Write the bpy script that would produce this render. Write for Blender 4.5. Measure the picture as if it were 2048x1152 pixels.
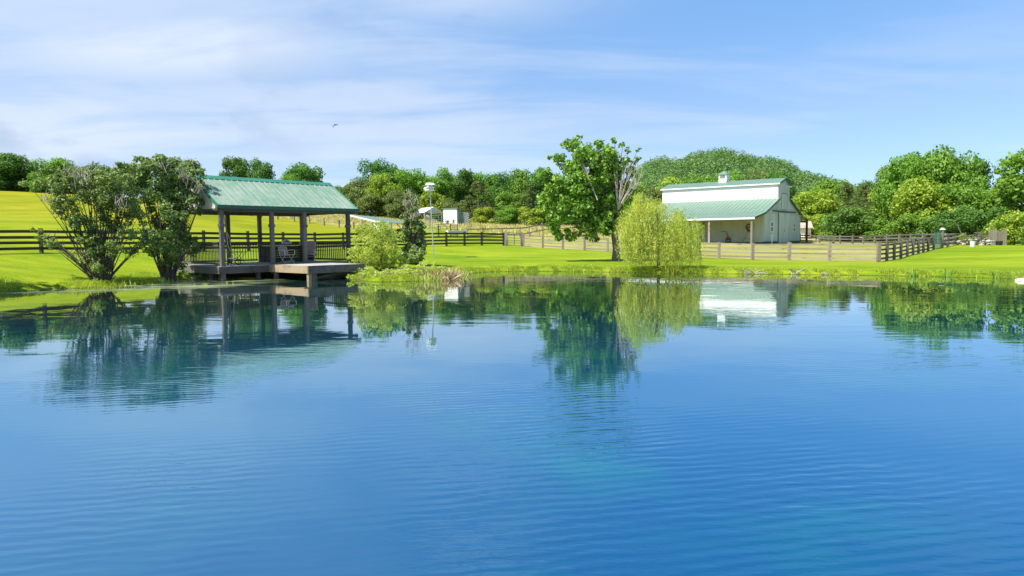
import bpy, math, random
import numpy as np
from mathutils import Vector, Matrix
for o in list(bpy.data.objects): bpy.data.objects.remove(o)
sc = bpy.context.scene
rad = math.radians
# ------------------------------------------------------------------ camera
F = 1400.0
cam_d = bpy.data.cameras.new('camera'); cam = bpy.data.objects.new('camera', cam_d); sc.collection.objects.link(cam)
cam_d.sensor_width = 36; cam_d.lens = F/2048*36; cam_d.clip_start = .1; cam_d.clip_end = 6000
PITCH, ROLL = rad(4.0), rad(-0.52)
RM = Matrix.Rotation(math.pi/2-PITCH, 3, 'X') @ Matrix.Rotation(ROLL, 3, 'Z')
cam.location = (0, 0, 1.9); cam.rotation_euler = RM.to_euler(); sc.camera = cam
RMn = np.array(RM)
def at(px, py, Y):
    d = RM @ Vector(((px-1024)/F, -(py-576)/F, -1)); k = Y/d.y
    return Vector((d.x*k, Y, 1.9+d.z*k))
# ------------------------------------------------------------------ sun, sky, exposure
EL = rad(56); AZ = Vector((-.84, -.54)).normalized()
SUN = Vector((AZ.x*math.cos(EL), AZ.y*math.cos(EL), math.sin(EL)))
sd = bpy.data.lights.new('sun', 'SUN'); sd.energy = 4.6; sd.angle = rad(.5); sd.color = (1, .955, .87)
so = bpy.data.objects.new('sun', sd); sc.collection.objects.link(so); so.rotation_euler = SUN.to_track_quat('Z', 'Y').to_euler()
sc.view_settings.view_transform = 'Standard'; sc.view_settings.look = 'None'; sc.view_settings.gamma = 1
sc.view_settings.use_curve_mapping = False; sc.view_settings.exposure = 0.85
sc.cycles.max_bounces = 6; sc.cycles.diffuse_bounces = 2; sc.cycles.glossy_bounces = 3; sc.cycles.transmission_bounces = 4
sc.cycles.use_denoising = True

class NT:
    def __init__(s, nt): s.nt = nt; nt.nodes.clear()
    def n(s, t, **kw):
        nd = s.nt.nodes.new(t)
        for k, v in kw.items():
            if k.startswith('_'): setattr(nd, k[1:], v)
            else:
                key = int(k[1:]) if k[0] == 'i' and k[1:].isdigit() else k.replace('__', ' ')
                if isinstance(v, bpy.types.NodeSocket): s.nt.links.new(v, nd.inputs[key])
                else: nd.inputs[key].default_value = v
        return nd
    def l(s, a, b): s.nt.links.new(a, b)
    def m(s, op, a, b=0.0, c=None, clamp=False):
        kw = dict(i0=a, i1=b)
        if c is not None: kw['i2'] = c
        return s.n('ShaderNodeMath', _operation=op, _use_clamp=clamp, **kw).outputs[0]
    def mix(s, f, a, b, mode='MIX'):
        nd = s.n('ShaderNodeMix', _data_type='RGBA', _blend_type=mode)
        for i, v in ((0, f), (6, a), (7, b)):
            if isinstance(v, bpy.types.NodeSocket): s.nt.links.new(v, nd.inputs[i])
            else: nd.inputs[i].default_value = v if i == 0 else (*v[:3], 1)
        return nd.outputs[2]
    def ramp(s, f, stops):
        nd = s.n('ShaderNodeValToRGB', i0=f); e = nd.color_ramp.elements
        while len(e) < len(stops): e.new(.5)
        for x, (p, c) in zip(e, stops): x.position = p; x.color = (*c, 1) if len(c) == 3 else c
        return nd.outputs[0]
    def rng(s, v, a, b, c=0., d=1.):
        return s.n('ShaderNodeMapRange', _interpolation_type='SMOOTHSTEP', i0=v, i1=a, i2=b, i3=c, i4=d).outputs[0]

w = bpy.data.worlds.new('World'); sc.world = w; w.use_nodes = True
N = NT(w.node_tree)
sky = N.n('ShaderNodeTexSky', _sky_type='NISHITA', _sun_disc=False, _sun_elevation=EL, _sun_rotation=math.atan2(AZ.x, AZ.y), _air_density=1.0, _dust_density=0.4, _ozone_density=2.5, _altitude=200)
tc = N.n('ShaderNodeTexCoord').outputs['Generated']
sp = N.n('ShaderNodeSeparateXYZ', i0=tc); X, Y, Z = sp.outputs
el = N.m('ARCTANGENT', N.m('DIVIDE', Z, Y)) # elevation in the forward sky
azm = N.m('ARCTAN2', X, Y)
zz = N.m('MAXIMUM', Z, .02)
inv = N.m('DIVIDE', 1.0, N.m('ADD', zz, .12))
cu = N.n('ShaderNodeCombineXYZ', i0=N.m('MULTIPLY', X, inv), i1=N.m('MULTIPLY', N.m('MULTIPLY', Y, inv), 1.0), i2=0.0).outputs[0]
def mapp(v, sc_, rot=0, loc=(0, 0, 0)):
    return N.n('ShaderNodeMapping', i0=v, Scale=sc_, Rotation=(0, 0, rot), Location=loc).outputs[0]
n1 = N.n('ShaderNodeTexNoise', Vector=mapp(cu, (.45, 1.25, 1), .18, (3.1, 1.7, 0)), Scale=1.5, Detail=9, Roughness=.56, Distortion=.55).outputs[0]
n2 = N.n('ShaderNodeTexNoise', Vector=mapp(cu, (.5, .9, 1), -.12, (8.3, 4.2, 0)), Scale=.85, Detail=3, Roughness=.5).outputs[0]
bias = N.m('MULTIPLY', N.rng(azm, .35, -.6), .13)
cl = N.m('ADD', N.m('ADD', N.m('MULTIPLY', n1, .55), N.m('MULTIPLY', n2, .5)), bias)
cl = N.rng(cl, .46, .70)
# a broad bank of thin cloud low on the left, and one overhead (seen in the water)
def blob(a0, e0, sa, se):
    q = N.m('ADD', N.m('POWER', N.m('DIVIDE', N.m('SUBTRACT', azm, a0), sa), 2.0), N.m('POWER', N.m('DIVIDE', N.m('SUBTRACT', el, e0), se), 2.0))
    return N.m('POWER', 2.718, N.m('MULTIPLY', q, -1.0))
wob = N.rng(n1, .38, .6, .55, 1.0)
b1 = N.m('MULTIPLY', blob(-.56, .15, .36, .125), wob)
b2 = N.m('MULTIPLY', blob(-.44, .27, .24, .06), N.rng(n1, .33, .55, .75, 1.15))
b3 = N.m('MULTIPLY', N.m('MAXIMUM', blob(-.07, .445, .11, .05), N.m('MULTIPLY', blob(-.10, .335, .22, .045), .8)), wob)
cl = N.m('MAXIMUM', N.m('MULTIPLY', cl, N.rng(azm, .45, -.25, .42, .72)), N.m('MULTIPLY', b1, .95))
cl = N.m('MAXIMUM', cl, b2); cl = N.m('MAXIMUM', cl, b3)
air = N.ramp(N.m('MULTIPLY', Z, 1.6), [(0.0, (.50, .66, 1.0)), (.10, (.64, .74, .96)), (.26, (.80, .83, .93)), (.52, (.80, 1.04, 1.18)), (1.0, (.74, 1.06, 1.28))])
hs = N.mix(1.0, sky.outputs[0], air, 'MULTIPLY')
n3 = N.n('ShaderNodeTexNoise', Vector=mapp(tc, (1, 1, 2.2)), Scale=5.5, Detail=5, Roughness=.55).outputs[0]
gp = N.m('MULTIPLY', N.rng(n3, .5, .66), N.m('ADD', blob(-.50, .16, .22, .09), N.m('MULTIPLY', blob(-.06, .32, .2, .05), 1.3)), clamp=True)
cloudc = N.mix(gp, (4.45, 4.95, 5.75), (2.7, 3.3, 4.3))
col = N.mix(N.m('MULTIPLY', cl, .88), hs, cloudc)
bg = N.n('ShaderNodeBackground', Color=col, Strength=.1)
N.l(bg.outputs[0], N.n('ShaderNodeOutputWorld').inputs[0])

# ------------------------------------------------------------------ object helpers
COL = sc.collection
ORG = {}
def tag(o, label=None, cat=None, group=None, kind=None):
    if label: o['label'] = label
    if cat: o['category'] = cat
    if group: o['group'] = group
    if kind: o['kind'] = kind
    return o
def thing(name, loc, label, cat, group=None, rz=0):
    o = bpy.data.objects.new(name, None); COL.objects.link(o); o.location = loc; o.rotation_euler.z = rz
    o.empty_display_size = .2
    ORG[o] = Vector(loc); return tag(o, label, cat, group)
def link(name, me, mat, parent=None, loc=None):
    o = bpy.data.objects.new(name, me); COL.objects.link(o)
    if mat is not None: me.materials.append(mat)
    if parent is not None: o.parent = parent; ORG[o] = ORG[parent]
    else:
        o.location = loc or (0, 0, 0); ORG[o] = Vector(o.location)
    return o
class MB:
    """collects boxes, beams and tubes in world (or local) coordinates"""
    def __init__(s): s.v = []; s.f = []
    def poly(s, pts):
        i = len(s.v); s.v += [tuple(p) for p in pts]; s.f.append(tuple(range(i, i+len(pts)))); return s
    def hexa(s, b, t):
        i = len(s.v); s.v += [tuple(p) for p in b]+[tuple(p) for p in t]; n = len(b)
        s.f.append(tuple(i+k for k in reversed(range(n)))); s.f.append(tuple(i+n+k for k in range(n)))
        for k in range(n): s.f.append((i+k, i+(k+1) % n, i+n+(k+1) % n, i+n+k))
        return s
    def box(s, x0, x1, y0, y1, z0, z1, T=None):
        T = T or (lambda a, b, c: (a, b, c))
        return s.hexa([T(x0, y0, z0), T(x1, y0, z0), T(x1, y1, z0), T(x0, y1, z0)], [T(x0, y0, z1), T(x1, y0, z1), T(x1, y1, z1), T(x0, y1, z1)])
    def beam(s, p, q, w, h, up=Vector((0, 0, 1))):
        p = Vector(p); q = Vector(q); d = (q-p).normalized()
        sd = d.cross(up)
        if sd.length < 1e-3: sd = d.cross(Vector((0, 1, 0)))
        sd.normalize(); u = sd.cross(d).normalized(); a = sd*w/2; b = u*h/2
        return s.hexa([p-a-b, p+a-b, p+a+b, p-a+b], [q-a-b, q+a-b, q+a+b, q-a+b])
    def tube(s, pts, rs, n=6, cap=True):
        i0 = len(s.v); pts = [Vector(p) for p in pts]; m = len(pts)
        if not hasattr(rs, '__len__'): rs = [rs]*m
        for k, p in enumerate(pts):
            d = (pts[min(k+1, m-1)]-pts[max(k-1, 0)]).normalized()
            a = d.cross(Vector((.3, .1, 1)) if abs(d.z) < .95 else Vector((1, .2, 0))).normalized(); b = d.cross(a)
            for j in range(n):
                t = 2*math.pi*j/n; s.v.append(tuple(p+(a*math.cos(t)+b*math.sin(t))*rs[k]))
        for k in range(m-1):
            for j in range(n):
                s.f.append((i0+k*n+j, i0+k*n+(j+1) % n, i0+(k+1)*n+(j+1) % n, i0+(k+1)*n+j))
        if cap:
            s.f.append(tuple(i0+j for j in reversed(range(n)))); s.f.append(tuple(i0+(m-1)*n+j for j in range(n)))
        return s
    def ball(s, c, r, n=8, m=6, sq=(1, 1, 1)):
        i0 = len(s.v); c = Vector(c)
        for k in range(m+1):
            ph = math.pi*k/m
            for j in range(n):
                t = 2*math.pi*j/n
                s.v.append(tuple(c+Vector((math.sin(ph)*math.cos(t)*sq[0], math.sin(ph)*math.sin(t)*sq[1], math.cos(ph)*sq[2]))*r))
        for k in range(m):
            for j in range(n): s.f.append((i0+k*n+j, i0+(k+1)*n+j, i0+(k+1)*n+(j+1) % n, i0+k*n+(j+1) % n))
        return s
    def build(s, name, mat, parent=None, smooth=False, local=False, origin=None):
        me = bpy.data.meshes.new(name)
        o = ORG[parent] if parent is not None else Vector(origin or (0, 0, 0))
        vs = s.v if local else [(a-o.x, b-o.y, c-o.z) for a, b, c in s.v]
        me.from_pydata(vs, [], s.f); me.update()
        if smooth: me.shade_smooth()
        return link(name, me, mat, parent, origin)
def copy_tree(o, parent=None):
    c = o.copy(); COL.objects.link(c); c.parent = parent
    for ch in o.children: copy_tree(ch, c)
    return c

# ------------------------------------------------------------------ materials
def material(name):
    m = bpy.data.materials.new(name); m.use_nodes = True; return m, NT(m.node_tree)
def out(T, sh, disp=None):
    o = T.n('ShaderNodeOutputMaterial'); T.l(sh, o.inputs[0])
def mat_plain(name, col, rough=.6, metal=0., var=.25, scale=3., bump=0., stretch=(1, 1, 1)):
    m, T = material(name); tc = T.n('ShaderNodeTexCoord').outputs['Object']
    mp = T.n('ShaderNodeMapping', i0=tc, Scale=stretch).outputs[0]
    nz = T.n('ShaderNodeTexNoise', Vector=mp, Scale=scale, Detail=6, Roughness=.65).outputs[0]
    a = tuple(c*(1-var) for c in col); b = tuple(min(1, c*(1+var)) for c in col)
    c = T.mix(T.rng(nz, .3, .7), a, b)
    p = T.n('ShaderNodeBsdfPrincipled', Base__Color=c, Roughness=rough, Metallic=metal)
    if bump: T.l(T.n('ShaderNodeBump', Strength=bump, Distance=.02, Height=nz).outputs[0], p.inputs['Normal'])
    out(T, p.outputs[0]); return m
def mat_wood(name, c1, c2, c3=None, scale=1.0, axis=(1, 1, 1)):
    """weathered timber: grain, streaks and blotches that belong to the boards; each board its own tone"""
    m, T = material(name); tc = T.n('ShaderNodeTexCoord').outputs['Object']
    mp = T.n('ShaderNodeMapping', i0=tc, Scale=axis).outputs[0]
    g = T.n('ShaderNodeTexNoise', Vector=mp, Scale=14*scale, Detail=5, Roughness=.7).outputs[0]
    b = T.n('ShaderNodeTexNoise', Vector=tc, Scale=1.1*scale, Detail=4, Roughness=.6).outputs[0]
    isl = T.n('ShaderNodeNewGeometry').outputs['Random Per Island']
    oi = T.n('ShaderNodeObjectInfo').outputs['Random']
    f = T.m('ADD', T.m('MULTIPLY', g, .55), T.m('ADD', T.m('MULTIPLY', isl, .2), T.m('MULTIPLY', oi, .25)))
    c = T.mix(T.rng(f, .25, .75), c1, c2)
    if c3: c = T.mix(T.m('MULTIPLY', T.rng(b, .52, .68), .7), c, c3)
    p = T.n('ShaderNodeBsdfPrincipled', Base__Color=c, Roughness=.85)
    T.l(T.n('ShaderNodeBump', Strength=.4, Distance=.01, Height=g).outputs[0], p.inputs['Normal'])
    out(T, p.outputs[0]); return m
def mat_leaf(name, dark, light, yellow=None, trans=.35, nscale=.6):
    """leaves: every leaf its own tone, larger clumps drift between the two greens"""
    m, T = material(name); tc = T.n('ShaderNodeTexCoord').outputs['Object']
    g = T.n('ShaderNodeNewGeometry'); isl = g.outputs['Random Per Island']
    nz = T.n('ShaderNodeTexNoise', Vector=tc, Scale=nscale, Detail=3, Roughness=.6).outputs[0]
    oi = T.n('ShaderNodeObjectInfo').outputs['Random']
    f = T.m('ADD', T.m('MULTIPLY', isl, .5), T.m('MULTIPLY', T.rng(nz, .3, .7), .5))
    c = T.mix(f, dark, light)
    if yellow: c = T.mix(T.m('MULTIPLY', T.rng(T.m('ADD', isl, T.m('MULTIPLY', nz, .5)), .85, 1.2), .8), c, yellow)
    c = T.n('ShaderNodeHueSaturation', Hue=T.m('ADD', .488, T.m('MULTIPLY', oi, .024)), Value=T.m('ADD', .96, T.m('MULTIPLY', oi, .16)), Color=c).outputs[0]
    p = T.n('ShaderNodeBsdfPrincipled', Base__Color=c, Roughness=.55); p.inputs['Specular IOR Level'].default_value = .3
    t = T.n('ShaderNodeBsdfTranslucent', Color=T.mix(1.0, c, (1.25, 1.3, .6), 'MULTIPLY'))
    out(T, T.n('ShaderNodeMixShader', i0=trans, i1=p.outputs[0], i2=t.outputs[0]).outputs[0]); return m
def mat_metal_roof(name, col, streak, rot=None):
    m, T = material(name); tc = T.n('ShaderNodeTexCoord').outputs['Object']
    a = T.n('ShaderNodeTexNoise', Vector=tc, Scale=.9, Detail=6, Roughness=.7).outputs[0]
    b = T.n('ShaderNodeTexNoise', Vector=tc, Scale=7., Detail=5, Roughness=.7).outputs[0]
    if rot is not None:
        b = T.n('ShaderNodeTexNoise', Vector=T.n('ShaderNodeMapping', i0=T.n('ShaderNodeMapping', i0=tc, Rotation=(0, 0, rot)).outputs[0], Scale=(4.5, .35, .35)).outputs[0], Scale=2.2, Detail=5, Roughness=.75).outputs[0]
    f = T.rng(T.m('ADD', T.m('MULTIPLY', a, .5), T.m('MULTIPLY', b, .5)), .40, .64)
    c = T.mix(T.m('MULTIPLY', f, .65), col, streak)
    out(T, T.n('ShaderNodeBsdfPrincipled', Base__Color=c, Roughness=.42).outputs[0]); return m
M = {}
M['old'] = mat_wood('weathered_grey_timber', (.055, .048, .042), (.175, .158, .138), (.04, .043, .028))
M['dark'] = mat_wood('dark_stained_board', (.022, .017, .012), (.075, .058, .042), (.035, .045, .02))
M['tan'] = mat_wood('bare_weathered_board', (.17, .135, .10), (.34, .29, .22), (.12, .10, .075))
M['sunside'] = mat_wood('sun_side_dock_board', (.22, .16, .09), (.46, .36, .23), (.13, .11, .07))  # warm sunlight on the dock's left face, put into the board colour
M['deckf'] = mat_wood('deck_floor_board', (.30, .28, .26), (.50, .48, .45), (.2, .19, .17))
M['bark'] = mat_wood('tree_bark', (.05, .04, .032), (.16, .13, .10), axis=(1, 1, .3), scale=.5)
M['paleb'] = mat_wood('pale_dead_branch', (.30, .25, .20), (.52, .45, .38), scale=.5)
M['twig'] = mat_wood('brown_twig', (.10, .075, .05), (.24, .18, .12), scale=.5)
M['groof'] = mat_metal_roof('green_metal_roof', (.135, .25, .165), (.38, .385, .335), -rad(47.8))
M['groof2'] = mat_metal_roof('green_metal_roof_clean', (.118, .208, .145), (.175, .25, .19))
M['gtrim'] = mat_plain('green_trim', (.035, .19, .12), .4, var=.1)
M['gtrim2'] = mat_plain('dark_green_trim', (.02, .09, .06), .5, var=.15)
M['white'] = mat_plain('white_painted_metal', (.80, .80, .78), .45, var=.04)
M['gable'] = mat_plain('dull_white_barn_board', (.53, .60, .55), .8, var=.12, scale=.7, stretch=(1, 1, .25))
M['cream'] = mat_plain('cream_gable_board', (.62, .56, .48), .8, var=.12, scale=6, stretch=(1, 1, .2))
M['line'] = mat_plain('dark_joint_trim', (.07, .09, .08), .8)
M['siding'] = mat_plain('cream_board_siding', (.52, .53, .40), .8, var=.1, scale=1.2, stretch=(1, 1, .3))
M['glass'] = mat_plain('dark_window_glass', (.06, .09, .11), .1, var=.2)
M['found'] = mat_plain('dark_foundation', (.09, .11, .09), .9, bump=.5)
M['dirt'] = mat_plain('bare_red_dirt', (.42, .20, .11), .95, bump=.5, scale=6)
M['steel'] = mat_plain('galvanised_steel', (.50, .51, .50), .4, metal=.6, var=.1)
M['gsteel'] = mat_plain('green_painted_steel', (.03, .20, .12), .45, var=.15)
M['dsteel'] = mat_plain('dark_painted_steel', (.02, .04, .045), .5)
M['mesh'] = mat_plain('faded_chair_fabric', (.25, .19, .165), .8, var=.2, scale=20)
M['mesh2'] = mat_plain('tan_chair_seat', (.42, .30, .22), .8, var=.15, scale=20)
M['alu'] = mat_plain('pale_chair_frame', (.55, .47, .42), .5, metal=.2, var=.1)
M['black'] = mat_plain('black_plastic', (.015, .015, .017), .6)
M['red'] = mat_plain('faded_red_paint', (.30, .09, .06), .6, var=.3)
M['rust'] = mat_plain('rusty_iron', (.16, .07, .045), .8, var=.4, scale=12)
M['rope'] = mat_plain('brown_rope', (.16, .08, .04), .95)
M['shing'] = mat_plain('tan_shingles', (.42, .33, .25), .9, var=.15, scale=8)
M['rock'] = mat_plain('pale_rock', (.5, .46, .4), .9, bump=.6)
M['feather'] = mat_plain('grey_feathers', (.30, .34, .40), .9)
M['stone'] = mat_plain('rubble', (.40, .37, .33), .95, var=.4, scale=6, bump=.6)
L = {}
L['deep'] = mat_leaf('deep_green_leaf', (.045, .115, .020), (.145, .290, .045))
L['mid'] = mat_leaf('mid_green_leaf', (.080, .180, .020), (.240, .420, .045))
L['lime'] = mat_leaf('lime_green_leaf', (.130, .225, .020), (.320, .460, .042), (.48, .50, .05))
L['olive'] = mat_leaf('olive_leaf', (.095, .145, .035), (.220, .290, .075))
L['cedar'] = mat_leaf('brownish_cedar_foliage', (.070, .105, .028), (.180, .220, .060), trans=.2)
L['hill'] = mat_leaf('hillside_leaf', (.050, .120, .045), (.175, .300, .080), (.26, .34, .09), nscale=.13)
L['main'] = mat_leaf('broad_green_leaf', (.070, .180, .020), (.210, .410, .048), (.40, .58, .12))
L['shrub'] = mat_leaf('small_dark_shrub_leaf', (.055, .120, .024), (.220, .330, .070), (.46, .54, .26))
L['willow'] = mat_leaf('narrow_willow_leaf', (.19, .28, .045), (.56, .58, .12), (.80, .68, .15), trans=.5)
L['bush'] = mat_leaf('pale_green_bush_leaf', (.28, .40, .05), (.54, .64, .16), (.72, .72, .30), trans=.5)
L['bank'] = mat_leaf('bank_grass', (.22, .32, .02), (.44, .52, .05), (.54, .52, .10))
L['dry'] = mat_leaf('dry_reed', (.28, .20, .10), (.55, .40, .25), trans=.2)
L['tallg'] = mat_leaf('tall_dry_grass', (.42, .39, .12), (.60, .54, .24), trans=.2)
# ------------------------------------------------------------------ pond outline and terrain
def sh(px, py):                                  # a pixel on the waterline gives a point at z = 0
    d = RM @ Vector(((px-1024)/F, -(py-576)/F, -1)); k = -1.9/d.z
    return (d.x*k, d.y*k)
POND = [sh(*p) for p in [(0, 585), (60, 582), (110, 578), (160, 576.5), (215, 574), (260, 570), (300, 568), (345, 563), (385, 558), (430, 555.5), (490, 554), (560, 553), (640, 553), (690, 556), (715, 560), (745, 564), (800, 563.5), (850, 562), (885, 559), (915, 552), (945, 546), (985, 543.5), (1050, 542.5), (1120, 543), (1200, 544), (1290, 546), (1400, 547), (1500, 548), (1600, 549), (1755, 551), (1900, 554), (2048, 558)]]
POND += [(25, 25), (31, 14), (34, 0), (28, -14), (10, -22), (-12, -22), (-26, -14), (-31, 2), (-28, 16), (-23.5, 24)]
PP = np.array(POND)
def pond_dist(x, y):
    """signed distance to the pond edge, positive on land"""
    x = np.asarray(x, float); y = np.asarray(y, float); d2 = np.full(x.shape, 1e9); ins = np.zeros(x.shape, bool)
    n = len(PP)
    for i in range(n):
        ax, ay = PP[i]; bx, by = PP[(i+1) % n]; ex, ey = bx-ax, by-ay
        t = np.clip(((x-ax)*ex+(y-ay)*ey)/(ex*ex+ey*ey), 0, 1)
        d2 = np.minimum(d2, (x-ax-t*ex)**2+(y-ay-t*ey)**2)
        c = ((ay > y) != (by > y)) & (x < (bx-ax)*(y-ay)/(by-ay+1e-12)+ax)
        ins ^= c
    d = np.sqrt(d2); return np.where(ins, -d, d)
def cp(px, py, Y): p = at(px, py, Y); return (p.x, p.y, p.z)
CT = [cp(0, 505, 36), cp(0, 540, 31), cp(150, 505, 38.5), cp(200, 548, 34), cp(300, 503, 41.5), cp(335, 546, 36), cp(410, 502, 44), cp(500, 501.5, 46), cp(600, 500, 50), cp(700, 497, 54), cp(800, 494, 59),
      cp(893, 492, 64), cp(950, 491.5, 67), cp(1006, 490.8, 69), cp(1048, 494, 72), cp(1100, 497.5, 68), cp(1181, 502, 64.5), cp(1232, 522, 47), cp(1290, 510, 59), cp(1401, 515.6, 56), cp(1463, 518, 54), cp(1531, 521, 51), cp(1601, 524, 49), cp(1674, 526, 47), cp(1757, 527.5, 45),
      cp(1791, 522, 49), cp(1825, 510.5, 55), cp(1868, 499, 65), cp(1900, 505, 58), cp(2048, 520, 44), cp(2048, 491, 80), cp(1960, 490, 76), cp(1920, 488, 76),
      cp(868, 516, 52), cp(950, 530, 45), cp(825, 528, 39), cp(1080, 520, 50), cp(1000, 512, 55),
      cp(0, 440, 68), cp(0, 400, 118), cp(0, 381, 150), cp(60, 384, 150), cp(200, 392, 150), cp(300, 399, 150), cp(420, 406, 150), cp(550, 415, 150), cp(690, 424, 145), cp(800, 435, 140), cp(930, 446, 130), cp(1080, 455, 120), cp(1200, 459, 120), cp(1300, 463, 120),
      cp(512, 434, 108), cp(597, 444, 108), cp(675, 455, 106), cp(740, 461, 104), cp(500, 462, 66), cp(400, 440, 84), cp(300, 430, 90), cp(640, 470, 70), cp(691, 476, 78), cp(830, 462, 84), cp(905, 451, 92), cp(960, 464, 84), cp(1050, 473, 84), cp(1150, 476, 84),
      cp(1566, 487, 100), cp(1500, 488, 92), cp(1600, 486, 108), cp(1400, 484, 98), cp(1300, 482, 100), cp(1300, 478, 108), cp(1633, 485, 110), cp(1752, 488.6, 100), cp(1850, 487, 88), cp(1600, 505, 68), cp(1700, 505, 66), cp(1480, 500, 74),
      (-60, 20, 2), (-60, -10, 2), (60, 20, 1), (60, -10, 1), (0, -60, 1.5), (-60, -60, 2), (60, -60, 1.5), (70, 60, 1.2), (-55, 45, 3), (100, 100, 2), (90, 150, 2.4), (40, 160, 3), (150, 200, 3), (0, 200, 6), (-60, 200, 10), (-120, 200, 13), (-160, 140, 14), (-110, 90, 9), (-100, 50, 5), (0, 260, 5), (120, 260, 4), (-150, 260, 10)]
CT = np.array(CT)
def _phi(r2): return np.where(r2 > 1e-9, r2*np.log(r2+1e-12)*.5, 0)
_A = _phi(((CT[:, None, :2]-CT[None, :, :2])**2).sum(-1)); _n = len(CT)
_A += np.eye(_n)*6.0
_P = np.c_[np.ones(_n), CT[:, :2]]
_K = np.zeros((_n+3, _n+3)); _K[:_n, :_n] = _A; _K[:_n, _n:] = _P; _K[_n:, :_n] = _P.T
_W = np.linalg.solve(_K, np.r_[CT[:, 2], 0, 0, 0])
def ss(a, b, x): t = np.clip((x-a)/(b-a), 0, 1); return t*t*(3-2*t)
def ground(x, y):
    x = np.atleast_1d(np.asarray(x, float)); y = np.atleast_1d(np.asarray(y, float))
    z = np.zeros(x.shape)
    for i in range(_n): z += _W[i]*_phi((x-CT[i, 0])**2+(y-CT[i, 1])**2)
    z += _W[_n]+_W[_n+1]*x+_W[_n+2]*y
    far = ss(150, 240, np.hypot(x, y-60)); z = z*(1-far)+(5-6*np.tanh(x/200.)*ss(-50,80,x)+4*ss(0,200,-x))*far
    d = pond_dist(x, y)
    bank = .19*ss(0, .35, d)
    zl = bank+np.maximum(z-.19, 0)*ss(.2, 4.0, d)
    zw = -.45*ss(0, 1.0, -d)-1.2*ss(.6, 6, -d)
    return np.where(d > 0, zl, zw)
def gz(x, y): return float(ground(x, y)[0])
def grd(px, Y, py=520):
    p = at(px, py, Y); return Vector((p.x, Y, gz(p.x, Y)))
def axis(lo, hi, c0, c1, st):
    a = list(np.arange(c0, c1+st/2, st)); x, s = c1, st
    while x < hi: s *= 1.12; x += s; a.append(x)
    x, s = c0, st; b = []
    while x > lo: s *= 1.12; x -= s; b.append(x)
    return np.array(b[::-1]+a)
gx = axis(-1800, 1800, -32, 34, .42); gy = axis(-150, 3000, 18, 62, .42)
GX, GY = np.meshgrid(gx, gy); XX, YY = GX.ravel(), GY.ravel(); ZZ = ground(XX, YY)
me = bpy.data.meshes.new('ground'); nx, ny = len(gx), len(gy)
me.vertices.add(len(XX)); me.vertices.foreach_set('co', np.c_[XX, YY, ZZ].ravel())
ii = (np.arange(ny-1)[:, None]*nx+np.arange(nx-1)[None]).ravel()
q = np.c_[ii, ii+1, ii+nx+1, ii+nx].ravel()
me.loops.add(len(q)); me.loops.foreach_set('vertex_index', q.astype(np.int32)); me.polygons.add(len(ii)); me.polygons.foreach_set('loop_start', (np.arange(len(ii))*4).astype(np.int32))
me.update(calc_edges=True); me.shade_smooth()
# what grows where: R dry tall field, G grazed paddock, B mown lawn, as real differences of the turf
def side(x, y, a, b): return (b[0]-a[0])*(y-a[1])-(b[1]-a[1])*(x-a[0])     # >0 left of a->b
C1 = at(1757, 527, 45); C2 = at(1048, 494, 72); C3 = at(1868, 499, 65); LF = [at(-60, 505, 34), at(0, 505, 36), at(300, 503, 41.5), at(500, 501, 46), at(700, 497, 54), at(893, 492, 64), at(1006, 491, 69)]
front = (side(XX, YY, C2, C1) > 0)&(side(XX, YY, C1, C3) > 0)
lfy = np.interp(XX, [p.x for p in LF]+[C2.x], [p.y for p in LF]+[C2.y])
behind_left = (XX < C2.x) & (YY > lfy)
R = ss(0, 6, YY-(107-.02*XX)+np.where(XX < -30, -3, 0))*(XX > -75)*ss(-75,-40,XX)+ss(82, 88, YY)*(XX > -8)*(XX < 16)
G = (front & (XX > C2.x-2) & (YY < 118)).astype(float); H_ = behind_left.astype(float)*(.35+.65*ss(8, 60, YY-lfy))
ca = me.color_attributes.new('turf', 'FLOAT_COLOR', 'POINT')
ca.data.foreach_set('color', np.c_[np.clip(R, 0, 1), G, H_, np.ones(len(XX))].astype(np.float32).ravel())
m, T = material('turf')
tc = T.n('ShaderNodeTexCoord').outputs['Object']; at_ = T.n('ShaderNodeVertexColor', _layer_name='turf').outputs[0]
s_ = T.n('ShaderNodeSeparateColor', i0=at_)
big = T.n('ShaderNodeTexNoise', Vector=tc, Scale=.11, Detail=4, Roughness=.6).outputs[0]
mid = T.n('ShaderNodeTexNoise', Vector=T.n('ShaderNodeMapping', i0=tc, Scale=(.22, 1, 1), Rotation=(0, 0, .12)).outputs[0], Scale=.9, Detail=5, Roughness=.7).outputs[0]
fin = T.n('ShaderNodeTexNoise', Vector=tc, Scale=9., Detail=5, Roughness=.75).outputs[0]
f = T.m('ADD', T.m('MULTIPLY', big, .36), T.m('ADD', T.m('MULTIPLY', mid, .34), T.m('MULTIPLY', fin, .30)))
f = T.rng(f, .38, .62)
lawn = T.mix(f, (.088, .178, .006), (.265, .315, .016))
hillf = T.mix(f, (.135, .180, .004), (.300, .285, .014))
pad = T.mix(f, (.165, .200, .030), (.36, .33, .105))
dry = T.mix(f, (.26, .23, .05), (.42, .35, .12))
c = T.mix(s_.outputs[2], lawn, hillf); c = T.mix(s_.outputs[1], c, pad); c = T.mix(s_.outputs[0], c, dry)
pz = T.n('ShaderNodeSeparateXYZ', i0=T.n('ShaderNodeNewGeometry').outputs['Position']).outputs[2]
c = T.mix(T.rng(T.m('ADD', pz, T.m('MULTIPLY', T.m('SUBTRACT', fin, .5), -.22)), -.01, .05), (.05, .045, .02), c)
p = T.n('ShaderNodeBsdfPrincipled', Base__Color=c, Roughness=.9); p.inputs['Specular IOR Level'].default_value = .04
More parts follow.
